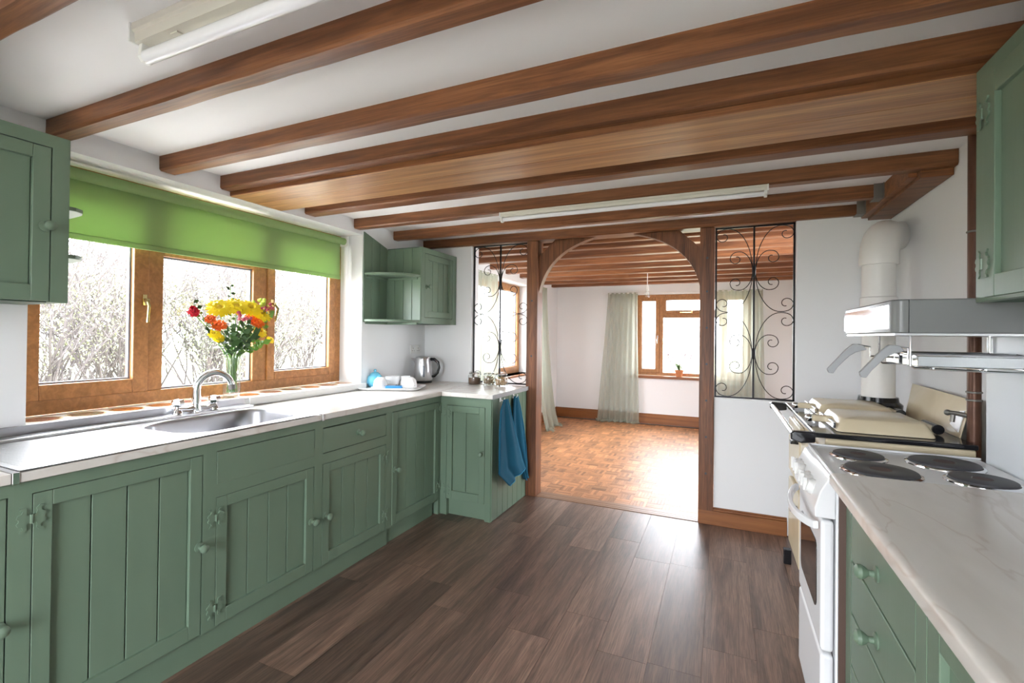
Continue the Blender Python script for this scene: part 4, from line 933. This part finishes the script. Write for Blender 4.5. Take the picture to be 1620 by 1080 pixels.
curtain((XL+0.13, 6.30), (XL+0.13, 6.62), 0.75, 2.03, 'sheer sage side-window curtain trailing on the floor past the timber post', 0.9, 5, 0.03, (1, 0), 0.14)
curtain((XL+0.10, 4.42), (XL+0.10, 4.98), 0.10, 2.03, 'sheer sage side-window curtain hanging behind the jars and grille', 2.0, 7, 0.03, (1, 0))
for nm, a, b_, lb in (('curtain_wire', (-1.70, YF-0.10, 2.0), (0.56, YF-0.10, 2.0), 'thin white curtain wire above the far window'), ('curtain_wire', (XL+0.10, 4.35, 2.025), (XL+0.10, 6.70, 2.025), 'thin white curtain wire above the side window')):
    tag(MB().cyl(a, b_, 0.005, 8).build(nm, 'plastic'), lb, 'curtain wire')
# potted plant on the sill
pt_ = thing('potted_plant', (-0.60, 7.53, 0.735), 'small flowering plant in a terracotta pot on the far sill', 'plant')
MB().lathe([(0.042, 0.0), (0.058, 0.075), (0.064, 0.076), (0.066, 0.10), (0.058, 0.10), (0.054, 0.085), (0.0, 0.085)], (-0.60, 7.53, 0.7355), n=24).build('pot', 'terracotta', pt_)
lf = MB(); st = MB(); fw_ = MB()
for i in range(46):
    a = R.uniform(0, 2*PI); l_ = R.uniform(0.08, 0.24); e_ = R.uniform(0.25, 1.3); bx_, by_, bz_ = -0.60+R.uniform(-.02, .02), 7.53+R.uniform(-.02, .02), 0.825
    tx, ty, tz = bx_+math.cos(a)*math.cos(e_)*l_, by_+math.sin(a)*math.cos(e_)*l_*0.6, bz_+math.sin(e_)*l_*0.8
    wv = Vector((-math.sin(a), math.cos(a), 0))*0.006; m_ = Vector(((bx_+tx)/2, (by_+ty)/2, (bz_+tz)/2+0.015))
    lf.add([(bx_, by_, bz_), tuple(m_-wv), (tx, ty, tz), tuple(m_+wv)], [(0, 1, 2, 3)])
for i in range(12):
    a = R.uniform(0, 2*PI); rr = R.uniform(0.05, 0.30); tp_ = (-0.60+math.cos(a)*rr, 7.53+math.sin(a)*rr*0.25, 0.735+R.uniform(0.22, 0.36))
    st.tube([(-0.60, 7.53, 0.82), ((-0.60+tp_[0])/2, 7.53, tp_[2]-0.03), tp_], 0.002, 5)
    for k in range(4): fw_.ball((tp_[0]+R.uniform(-.015, .015), tp_[1]+R.uniform(-.01, .01), tp_[2]+R.uniform(-.012, .012)), 0.009, n=6, m=4)
lf.build('foliage', 'leaf', pt_); st.build('stems', 'stem', pt_); fw_.build('blossoms', 'lilac', pt_)

# ================================================================== SMALL THINGS
# towels and hooks
def towel(hy, hz, pts, lab, ph, hl, tx):
    hk = thing('towel_hook', (-1.485, hy, hz), hl, 'hook', 'towel hooks on the cabinet end')
    B(-1.4919, -1.486, hy-0.012, hy+0.012, hz-0.02, hz+0.03).build('plate', 'plastic', hk, 0.002)
    MB().tube([(-1.487, hy, hz-0.005), (-1.465, hy, hz-0.012), (-1.455, hy, hz), (-1.453, hy, hz+0.012)], 0.004, 8).build('hook', 'plastic', hk)
    t_ = thing('towel', (-1.45, hy, pts[0][1]), lab, 'towel')
    left, right = pts[1], pts[2]        # outlines as (y, z) chains from the hook down
    def samp(ch_, v):
        # chain parametrised by index
        s_ = v*(len(ch_)-1); i = min(int(s_), len(ch_)-2); f_ = s_-i
        return (ch_[i][0]*(1-f_)+ch_[i+1][0]*f_, ch_[i][1]*(1-f_)+ch_[i+1][1]*f_)
    def fn(u, v):
        a = samp(left, v); b_ = samp(right, v); y_ = a[0]+(b_[0]-a[0])*u; z_ = a[1]+(b_[1]-a[1])*u
        sp_ = min(1.0, v*1.6+0.15)
        x_ = tx+sp_*(0.013*math.sin(2*PI*1.6*u+ph)+0.006*math.sin(2*PI*3.1*u+1.7*ph+2*v))
        return (x_, y_, z_)
    MB().grid(fn, 40, 44).build('cloth', 'towel', t_, solid=0.012)
    hem = [fn(1.0, i/30) for i in range(31)] + [fn(1-i/14, 1.0) for i in range(1, 15)]
    MB().tube([(p[0]+0.007, p[1], p[2]) for p in hem], 0.0032, 6).build('hem', 'towel_hem', t_)
towel(3.135, 0.862, [(0, 0.2), [(3.10, 0.862), (3.045, 0.79), (3.022, 0.65), (3.016, 0.50), (3.022, 0.345), (3.205, 0.215)], [(3.165, 0.862), (3.215, 0.78), (3.30, 0.62), (3.40, 0.46), (3.475, 0.34), (3.53, 0.272)]], 'teal blue towel with pointed corner hanging at the front of the cabinet end', 0.3, 'small white hook holding the towel with the pointed corner', -1.447)
towel(3.372, 0.862, [(0, 0.15), [(3.35, 0.858), (3.325, 0.78), (3.32, 0.68), (3.36, 0.50), (3.47, 0.33), (3.585, 0.150)], [(3.405, 0.858), (3.475, 0.75), (3.555, 0.59), (3.61, 0.43), (3.635, 0.29), (3.640, 0.175)]], 'teal blue towel hanging next to the timber post', 1.9, 'small white hook holding the towel beside the timber post', -1.470)

# kettle
kt = thing('kettle', (-2.400, 3.47, ZT), 'brushed steel jug kettle with black handle in the worktop corner', 'kettle')
kx, ky = -2.400, 3.47
MB().lathe([(0.078, 0.0), (0.080, 0.006), (0.078, 0.018), (0.070, 0.020)], (kx, ky, ZT+0.0005), n=28).build('base', 'black', kt)
MB().lathe([(0.080, 0.022), (0.082, 0.03), (0.078, 0.12), (0.068, 0.205), (0.066, 0.215)], (kx, ky, ZT), n=32).build('body', 'steel', kt)
MB().lathe([(0.066, 0.214), (0.060, 0.226), (0.03, 0.234), (0.0, 0.236)], (kx, ky, ZT), n=32).build('lid', 'steel', kt)
ks = Vector((-0.86, -0.28, 0)).normalized(); kp = Vector((-ks.y, ks.x, 0)); c0 = Vector((kx, ky, ZT))
MB().add([tuple(c0+ks*0.062+kp*0.026+Vector((0, 0, 0.213))), tuple(c0+ks*0.062-kp*0.026+Vector((0, 0, 0.213))), tuple(c0+ks*0.112+Vector((0, 0, 0.217))), tuple(c0+ks*0.070+Vector((0, 0, 0.155)))], [(0, 1, 2), (0, 2, 3), (1, 3, 2), (0, 3, 1)]).build('spout', 'steel', kt)
hd = [c0-ks*0.066+Vector((0, 0, 0.205)), c0-ks*0.10+Vector((0, 0, 0.206)), c0-ks*0.132+Vector((0, 0, 0.18)), c0-ks*0.142+Vector((0, 0, 0.135)), c0-ks*0.130+Vector((0, 0, 0.09)), c0-ks*0.10+Vector((0, 0, 0.06)), c0-ks*0.072+Vector((0, 0, 0.055))]
MB().tube(hd, [0.014, 0.014, 0.013, 0.012, 0.012, 0.012, 0.010], 12).build('handle', 'black', kt)
wv = Vector((0.62, -0.78, 0)).normalized(); c1 = c0+wv*0.0765; side = Vector((-wv.y, wv.x, 0))
gz = [tuple(c0+wv*r_+side*s_+Vector((0, 0, z_))) for r_, s_, z_ in ((0.0815, -0.007, 0.055), (0.0815, 0.007, 0.055), (0.0755, 0.007, 0.15), (0.0755, -0.007, 0.15))]
MB().add(gz, [(0, 1, 2, 3)]).build('water_gauge', 'rubber', kt, solid=0.002)
# wall socket
so = thing('wall_socket', (-2.525, 3.52, 1.155), 'white double wall socket above the kettle', 'socket')
B(-2.530, -2.519, 3.448, 3.595, 1.158, 1.234).build('plate', 'plastic', so, 0.003)
for yy in (3.485, 3.558):
    B(-2.519, -2.516, yy-0.008+0.014, yy+0.008+0.014, 1.212, 1.226).build('switch', 'white', so, 0.001)
    for (a, b_) in ((0, 0.022), (-0.012, 0.0), (0.012, 0.0)): B(-2.5192, -2.5185, yy+a-0.003, yy+a+0.003, 1.18+b_, 1.188+b_).build('pin_hole', 'black', so)
# jars
def jar(cx, cy, fill, lab, seed):
    j = thing('glass_jar', (cx, cy, ZT), lab, 'jar', 'clip-top jars on the worktop end'); r_ = random.Random(seed)
    MB().lathe([(0.0, 0.002), (0.050, 0.002), (0.054, 0.008), (0.055, 0.070), (0.050, 0.082), (0.046, 0.088), (0.047, 0.094)], (cx, cy, ZT), n=28, caps=False).build('body', 'jarglass', j)
    ld = MB().lathe([(0.048, 0.096), (0.049, 0.100), (0.044, 0.108), (0.02, 0.113), (0.0, 0.114)], (cx, cy, ZT), n=28, caps=False).build('lid', 'jarglass', j)
    MB().tube([(cx+0.049*math.cos(a), cy+0.049*math.sin(a), ZT+0.0945) for a in [2*PI*i/24 for i in range(24)]], 0.0028, 6, closed=True).build('wire_band', 'chrome', j)
    MB().tube([(cx-0.03, cy-0.045, ZT+0.094), (cx-0.018, cy-0.056, ZT+0.07), (cx+0.018, cy-0.056, ZT+0.07), (cx+0.03, cy-0.045, ZT+0.094)], 0.002, 6).build('wire_clip', 'chrome', j)
    c_ = MB()
    if fill == 'jar_a': c_.lathe([(0.0, 0.004), (0.047, 0.004), (0.051, 0.012), (0.051, 0.056), (0.03, 0.060), (0.0, 0.058)], (cx, cy, ZT), n=24)
    else:
        for k in range(120):
            a = r_.uniform(0, 2*PI); rr = 0.041*math.sqrt(r_.random()); z_ = r_.uniform(0.012, 0.070); p = Vector((cx+rr*math.cos(a), cy+rr*math.sin(a), ZT+z_))
            if fill == 'jar_b':
                d_ = Vector((r_.uniform(-1, 1), r_.uniform(-1, 1), r_.uniform(-.6, .6))).normalized()*0.010; c_.tube([p-d_, p, p+d_], [0.004, 0.006, 0.004], 6)
            else: c_.ball(p, r_.uniform(0.007, 0.011), (1, 1, 0.8), 7, 5)
    c_.build('contents', fill, j)
jar(-1.945, 3.575, 'jar_a', 'clip-top glass jar half full of dark ground coffee', 1)
jar(-1.812, 3.588, 'jar_b', 'clip-top glass jar of dry brown twists between two jars', 2)
jar(-1.690, 3.570, 'jar_c', 'clip-top glass jar of chunky light brown pieces', 3)

# tea tray
TA = math.radians(24); tcx, tcy = -2.335, 2.965
def TL(u, v, z): return (tcx+u*math.cos(TA)-v*math.sin(TA), tcy+u*math.sin(TA)+v*math.cos(TA), z)
ty = thing('tea_tray', (tcx, tcy, ZT), 'white oblong tray on the worktop holding the tea things', 'tray')
op = rrect(-0.245, 0.245, -0.165, 0.165, 0.06, 6); nn = len(op); v_ = []
for sc, z in ((0.86, 0.001), (0.93, 0.004), (1.0, 0.018), (0.985, 0.020), (0.92, 0.009), (0.85, 0.006)): v_ += [TL(p[0]*sc, p[1]*sc, ZT+z) for p in op]
f_ = [(i*nn+q, i*nn+(q+1) % nn, (i+1)*nn+(q+1) % nn, (i+1)*nn+q) for i in range(5) for q in range(nn)] + [tuple(range(nn-1, -1, -1)), tuple(5*nn+q for q in range(nn))]
MB().add(v_, f_).build('dish', 'china', ty)
zt3 = ZT+0.0065
# teapot
c0 = Vector(TL(-0.15, 0.055, zt3))
te = thing('teapot', c0, 'pale blue glazed teapot with knobbed lid on the tea tray', 'teapot')
MB().lathe([(0.0, 0.0), (0.042, 0.0), (0.048, 0.005), (0.062, 0.03), (0.064, 0.055), (0.054, 0.085), (0.038, 0.098)], c0, n=28).build('body', 'teapot', te)
ld = MB().lathe([(0.040, 0.097), (0.038, 0.103), (0.022, 0.115), (0.006, 0.119)], c0, n=24).build('lid', 'teapot', te)
MB().ball(c0+Vector((0, 0, 0.128)), 0.012, n=14, m=8).build('knob', 'teapot', ld)
sd = Vector((0.8, -0.55, 0)).normalized()
MB().tube([c0+sd*0.055+Vector((0, 0, 0.03)), c0+sd*0.085+Vector((0, 0, 0.05)), c0+sd*0.10+Vector((0, 0, 0.085)), c0+sd*0.115+Vector((0, 0, 0.098))], [0.018, 0.013, 0.010, 0.010], 12).build('spout', 'teapot', te)
MB().tube([c0-sd*0.05+Vector((0, 0, 0.085)), c0-sd*0.085+Vector((0, 0, 0.085)), c0-sd*0.10+Vector((0, 0, 0.055)), c0-sd*0.08+Vector((0, 0, 0.025)), c0-sd*0.058+Vector((0, 0, 0.025))], 0.008, 10).build('handle', 'teapot', te)
def cup(u, v, lab, upside=True, saucer=True, rz=0.0, stack=0):
    p = Vector(TL(u, v, zt3)); 
    if saucer:
        s_ = thing('saucer', p, 'white saucer under '+lab, 'saucer', 'saucers on the tea tray')
        MB().lathe([(0.0, 0.0), (0.035, 0.0), (0.040, 0.003), (0.070, 0.012), (0.069, 0.014), (0.038, 0.006), (0.0, 0.005)], p, n=28).build('dish', 'china', s_)
        p = p+Vector((0, 0, 0.0065))
    k = thing('teacup', p, lab, 'cup', 'teacups on the tea tray')
    K_ = 1.28
    pr = [(0.040, 0.0), (0.0415, 0.002), (0.041, 0.02), (0.036, 0.045), (0.026, 0.058), (0.021, 0.060), (0.021, 0.063), (0.0, 0.062)]
    if not upside: pr = [(0.0, 0.0), (0.021, 0.0), (0.023, 0.004), (0.034, 0.018), (0.040, 0.045), (0.0415, 0.062), (0.039, 0.062), (0.036, 0.04), (0.0, 0.012)]
    MB().lathe([(a*K_, b_*K_) for a, b_ in pr], p, n=28, caps=False).build('bowl', 'floral', k)
    h = Vector((math.cos(rz), math.sin(rz), 0))
    MB().tube([p+h*0.038*K_+Vector((0, 0, 0.014*K_)), p+h*0.056*K_+Vector((0, 0, 0.018*K_)), p+h*0.058*K_+Vector((0, 0, 0.036*K_)), p+h*0.034*K_+Vector((0, 0, 0.046*K_))], 0.005, 8).build('handle', 'floral', k)
cup(-0.072, -0.072, 'upturned white floral teacup beside the blue teapot', rz=0.9)
cup(0.145, -0.035, 'upturned white floral teacup at the kettle end of the tray', rz=-0.6)
# sugar bowl and milk jug
c0 = Vector(TL(-0.02, 0.085, zt3)); sb = thing('sugar_bowl', c0, 'white floral sugar bowl at the back of the tea tray', 'bowl')
MB().lathe([(0.0, 0.0), (0.036, 0.0), (0.053, 0.022), (0.061, 0.06), (0.059, 0.084), (0.056, 0.084), (0.052, 0.055), (0.0, 0.02)], c0, n=28, caps=False).build('bowl', 'floral', sb)
c0 = Vector(TL(0.085, 0.085, zt3)); mj = thing('milk_jug', c0, 'white floral milk jug between sugar bowl and kettle', 'jug')
MB().lathe([(0.0, 0.0), (0.035, 0.0), (0.043, 0.015), (0.042, 0.045), (0.034, 0.07), (0.038, 0.085), (0.036, 0.085), (0.030, 0.07), (0.0, 0.02)], c0, n=28, caps=False).build('body', 'floral', mj)
MB().tube([c0+Vector((0.035, 0.01, 0.07)), c0+Vector((0.062, 0.02, 0.06)), c0+Vector((0.06, 0.02, 0.03)), c0+Vector((0.040, 0.01, 0.02))], 0.005, 8).build('handle', 'floral', mj)
q4 = [TL(a, b_, 0)[:2] for a, b_ in ((-0.02, -0.125), (0.10, -0.125), (0.10, -0.085), (-0.02, -0.085))]
pk = tag(MB().prism(q4, 'z', zt3, zt3+0.028).build('biscuit_packet', 'packet', bevel=0.002), 'small bright blue packet at the front of the tea tray', 'packet')

# vase with flowers
VX, VY, VZ = -2.640, 1.872, 0.9555
va = thing('vase', (VX, VY, VZ), 'clear glass cylinder vase on the tiled sill behind the tap', 'vase')
MB().lathe([(0.0, 0.002), (0.043, 0.0), (0.046, 0.004), (0.046, 0.225), (0.043, 0.226), (0.042, 0.02), (0.0, 0.018)], (VX, VY, VZ), n=32, caps=False).build('cylinder', 'jarglass', va)
def petals(mb, c, nrm, n, r0, r1, wd, lift, rnd_, jit=0.2):
    nrm = Vector(nrm).normalized(); u = nrm.orthogonal().normalized(); v = nrm.cross(u); c = Vector(c)
    for i in range(n):
        a = 2*PI*(i+rnd_.uniform(-jit, jit))/n; d = u*math.cos(a)+v*math.sin(a); t = nrm.cross(d); L_ = rnd_.uniform(0.9, 1.08)
        m_ = c+d*(r0+(r1-r0)*0.55)*L_+nrm*lift*0.7; e_ = c+d*r1*L_+nrm*(lift*0.6+rnd_.uniform(-.3, .1)*lift)
        mb.add([c+d*r0-t*wd*0.3, c+d*r0+t*wd*0.3, m_+t*wd*0.5, e_+t*wd*0.22, e_-t*wd*0.22, m_-t*wd*0.5], [(0, 1, 2, 5), (5, 2, 3, 4)])
def flower(kind, y, z, x, lab, seed, scale=1.0):
    r = random.Random(seed); bx_ = VX+r.uniform(-.02, .02); by_ = VY+r.uniform(-.022, .022); bz_ = VZ+0.022
    f_ = thing('cut_flower', (bx_, by_, bz_), lab, 'flower', 'flowers in the glass vase'); hd_ = Vector((x, y, z))
    rim = Vector((VX+(x-VX)*0.16+r.uniform(-.01, .01), VY+(y-VY)*0.13+r.uniform(-.01, .01), VZ+0.23)); md = rim.lerp(hd_, 0.55)+Vector((0, 0, 0.02))
    st_ = MB().tube([(bx_, by_, bz_), rim, md, hd_-Vector((0, 0, 0.006))], 0.003, 7).build('stem', 'stem', f_)
    nrm = (hd_-rim).normalized()*0.5+Vector((0.75, -0.35, 0.35))
    b_ = MB()
    if kind in ('yellow', 'ysmall'):
        s_ = 0.070 if kind == 'yellow' else 0.030; s_ *= scale
        petals(b_, hd_, nrm, 22, s_*0.2, s_, s_*0.30, s_*0.12, r); petals(b_, hd_+nrm*0.006, nrm, 18, s_*0.16, s_*0.82, s_*0.28, s_*0.22, r); petals(b_, hd_+nrm*0.010, nrm, 14, s_*0.1, s_*0.58, s_*0.24, s_*0.30, r)
        h_ = b_.build('bloom', 'yellow', f_); d_ = MB(); d_.ball(hd_+nrm.normalized()*0.010, s_*0.26, n=10, m=6); d_.build('disc', 'ydisc', h_)
    elif kind == 'orange':
        s_ = 0.040*scale; petals(b_, hd_, nrm, 18, s_*0.2, s_, s_*0.34, s_*0.2, r); petals(b_, hd_+nrm*0.004, nrm, 12, s_*0.15, s_*0.7, s_*0.3, s_*0.35, r)
        h_ = b_.build('bloom', 'orange', f_); MB().ball(hd_+nrm.normalized()*0.008, s_*0.22, n=10, m=6).build('disc', 'orange', h_)
    elif kind == 'red':
        for q_ in range(4): petals(b_, hd_+nrm*0.006*q_, nrm, 12-q_, 0.004, 0.031-0.005*q_, 0.018, 0.008+0.010*q_, r, 0.4)
        h_ = b_.build('bloom', 'red', f_); MB().tube([hd_-nrm.normalized()*0.03, hd_], [0.006, 0.010], 8).build('calyx', 'stem', h_)
    elif kind in ('pink', 'lime'):
        for q_ in range(14):
            o_ = Vector((r.uniform(-.035, .035), r.uniform(-.045, .045), r.uniform(-.02, .025))); b_.ball(hd_+o_, r.uniform(0.007, 0.012), n=8, m=5); b_.tube([hd_-Vector((0, 0, 0.03)), hd_+o_], 0.0012, 4)
        b_.build('bloom', kind, f_)
    lv = MB()
    for q_ in range(r.randint(5, 8)):
        t = r.uniform(0.05, 0.95); p = rim.lerp(md, t/0.55) if t < 0.55 else md.lerp(hd_, (t-0.55)/0.45)
        d = Vector((r.uniform(-.3, 1), r.uniform(-1, 1), r.uniform(-.5, .6))).normalized(); l_ = r.uniform(0.035, 0.07); sdv = d.cross(Vector((0.3, 0.2, 1))).normalized()*l_*0.30
        lv.add([p, p+d*l_*0.5+sdv+Vector((0, 0, .004)), p+d*l_, p+d*l_*0.5-sdv+Vector((0, 0, .004))], [(0, 1, 2, 3)])
    lv.build('leaves', 'leaf', f_)
    return f_
flower('red', 1.634, 1.433, -2.62, 'single red carnation leaning out of the vase', 1)
for i, (y_, z_, x_, l_) in enumerate(((1.774, 1.462, -2.62, 'large yellow chrysanthemum nearest the red carnation'), (1.862, 1.476, -2.60, 'large yellow chrysanthemum at the centre of the bouquet crown'), (1.958, 1.473, -2.61, 'large yellow chrysanthemum beside the lime green buds'), (2.035, 1.442, -2.62, 'large yellow chrysanthemum above the orange gerbera by the window mullion'))): flower('yellow', y_, z_, x_, l_, 10+i)
for i, (y_, z_, x_, l_) in enumerate(((1.712, 1.401, -2.60, 'small orange gerbera just behind the red carnation stem'), (1.752, 1.366, -2.585, 'open orange gerbera low under the yellow crown'), (1.985, 1.388, -2.585, 'large orange gerbera facing the room by the mullion side'), (1.951, 1.425, -2.60, 'orange gerbera half hidden among pink buds'))): flower('orange', y_, z_, x_, l_, 20+i, (0.8, 1, 1.15, 0.8)[i])
for i, (y_, z_, x_, l_) in enumerate(((1.735, 1.318, -2.60, 'small yellow flower hanging below the orange gerberas'), (1.762, 1.294, -2.60, 'lowest small yellow flower above the vase rim'), (2.018, 1.330, -2.60, 'small yellow flower below the large orange gerbera'), (2.092, 1.283, -2.60, 'small yellow flower drooping out over the sill'))): flower('ysmall', y_, z_, x_, l_, 30+i, (1.1, 1.0, 1.5, 0.9)[i])
flower('pink', 1.885, 1.425, -2.585, 'spray of pink buds in the middle of the bouquet', 40); flower('lime', 2.045, 1.520, -2.62, 'cluster of lime green button buds on top', 41); flower('pink', 2.06, 1.49, -2.60, 'spray of pink buds beneath the lime green buds', 42)
def foliage(y, z, x, lab, seed, m='leaf', big=1.0):
    r = random.Random(seed); f_ = thing('foliage_sprig', (VX, VY, VZ+0.022), lab, 'foliage', 'foliage in the glass vase'); hd_ = Vector((x, y, z)); rim = Vector((VX+r.uniform(-.02, .02), VY+(y-VY)*0.15, VZ+0.23))
    pa = [(VX+r.uniform(-.02, .02), VY+r.uniform(-.02, .02), VZ+0.022), rim, rim.lerp(hd_, 0.5)+Vector((0, 0, 0.015)), hd_]; MB().tube(pa, 0.0022, 6).build('stem', 'stem', f_); lv = MB()
    for q_ in range(16):
        t = 0.30+0.70*q_/15; p = rim.lerp(hd_, t); s_ = 1 if q_ % 2 else -1; d = Vector((r.uniform(-.4, .7), s_*r.uniform(.5, 1), r.uniform(.0, .7))).normalized(); l_ = r.uniform(0.022, 0.036)*big; sdv = d.cross(Vector((1, 0.2, 0.3))).normalized()*l_*0.33
        lv.add([p, p+d*l_*0.5+sdv, p+d*l_, p+d*l_*0.5-sdv], [(0, 1, 2, 3)])
    lv.build('leaves', m, f_)
foliage(1.867, 1.60, -2.66, 'tall green sprig standing above the yellow blooms', 50); foliage(1.655, 1.49, -2.66, 'green sprig above the red carnation', 51)
foliage(2.085, 1.44, -2.60, 'broad bright leaf spray by the window mullion', 52, 'leaf2', 1.6); foliage(2.035, 1.27, -2.58, 'broad bright leaf spray drooping beside the vase', 53, 'leaf2', 1.7)
foliage(1.80, 1.36, -2.57, 'dark leaf spray filling the bouquet front', 54, 'leaf', 1.8); foliage(1.90, 1.38, -2.56, 'dark leaf spray filling the bouquet centre', 55, 'leaf', 1.9); foliage(1.95, 1.33, -2.565, 'dark leaf spray low on the mullion side', 56, 'leaf', 1.8)

# ================================================================== GARDEN
lw = MB(); lw.box(-60, -2.88, -30, 60, -0.35, 0.28); lw.box(-2.88, 60, 7.86, 60, -0.35, 0.28); lw.box(-60, 60, -60, -2.2, -0.35, -0.10)
pv = MB(); pv.box(-5.2, -2.88, -2.2, 8.5, 0.285, 0.30); pv.box(-5.2, 2.0, 7.86, 9.6, 0.285, 0.30); pv.box(-3.2, 2.2, -5.5, -2.2, -0.10, -0.06)  # unseen pale slabs, added to bounce sky light up to the ceilings
tag(pv.build('reflector', 'bounce_paving'), 'unseen pale paved patio around the house', 'reflector', kind='structure')
tag(lw.build('lawn', 'lawn'), 'rough pale grass outside the windows', 'grass', kind='stuff')
def shrub(x, y, h, spread, lab, seed, leaves=900, leafy=1.8, group='bare shrubs outside the kitchen window', n0=17):
    r = random.Random(seed); t_ = thing('garden_shrub', (x, y, 0.28), lab, 'shrub', group); mb = MB(); tips = []
    def grow(p, d, L_, rad, lev):
        n = 4; pts = [p]; q = p.copy(); dd = d.copy()
        for i in range(n):
            dd = (dd+Vector((r.uniform(-.22, .22), r.uniform(-.22, .22), r.uniform(-.05, .16)))).normalized(); q = q+dd*L_/n; pts.append(q.copy())
        mb.tube(pts, [rad*(1-0.6*i/n) for i in range(n+1)], 3 if lev else 5, caps=False)
        if lev < 3:
            for k in range((5, 4, 3)[lev]):
                i = r.randint(1, n); a = r.uniform(0, 2*PI); s = Vector((math.cos(a), math.sin(a), r.uniform(0.1, 0.8))).normalized()
                grow(pts[i], (dd*0.6+s*0.75).normalized(), L_*r.uniform(0.45, 0.68), rad*0.52, lev+1)
        else: tips.append(pts[-1])
        if lev >= 2: tips.append(pts[2])
    for k in range(n0):
        a = r.uniform(0, 2*PI); s = r.uniform(0.05, spread)
        grow(Vector((x+r.uniform(-.25, .25), y+r.uniform(-.25, .25), 0.28)), Vector((math.cos(a)*s, math.sin(a)*s, 1)).normalized(), h*r.uniform(0.45, 0.62), 0.015, 0)
    mb.build('branches', 'twig', t_)
    lv = MB(); lv.shade = []
    low = [p for p in tips if p.z < 0.28+leafy] or tips
    for k in range(leaves):
        p = r.choice(low)+Vector((r.gauss(0, .12), r.gauss(0, .12), r.gauss(0, .10))); p.z = max(p.z, 0.30); s = r.uniform(0.009, 0.022)
        a = Vector((r.uniform(-1, 1), r.uniform(-1, 1), r.uniform(-1, 1))).normalized(); b_ = a.orthogonal().normalized()
        lv.add([p-a*s, p+b_*s*0.5, p+a*s, p-b_*s*0.5], [(0, 1, 2, 3)]); lv.shade.append(r.uniform(0.6, 1.5))
    if leaves: lv.build('leaves', 'hedgeleaf', t_)
SH = [(-6.4, 2.3, 2.6, .9), (-6.6, 4.4, 2.6, .9), (-7.6, 6.0, 2.8, .9), (-8.6, 3.4, 3.3, .9), (-9.0, 5.8, 3.4, .8), (-9.6, 8.6, 3.6, .8), (-8.0, 9.0, 3.0, .9), (-7.2, 1.6, 3.0, .7), (-6.8, 3.2, 3.1, .8), (-8.2, 4.2, 3.2, .7), (-7.0, 5.3, 3.1, .8), (-8.4, 6.6, 3.4, .6), (-7.4, 8.0, 3.2, .7), (-9.4, 2.6, 3.6, .7), (-10.0, 5.0, 3.6, .7), (-10.4, 7.6, 3.8, .6), (-9.2, 9.6, 3.6, .6), (-11.5, 10.5, 3.8, .6)]
for i, (x_, y_, h_, s_) in enumerate(SH): shrub(x_, y_, h_, s_, 'leafless twiggy shrub with pale leaves at its foot outside the kitchen window', 100+i, 3000)
for i, (x_, y_, h_) in enumerate(((-9.0, 15.0, 3.0), (-8.0, 17.5, 3.0), (-4.5, 21.0, 2.2), (-2.2, 22.0, 2.0), (0.5, 22.5, 2.2))):
    shrub(x_, y_, h_, 0.6, 'pale distant shrub in the garden beyond the far room', 200+i, 500, 1.4, 'shrubs beyond the far room', 7)
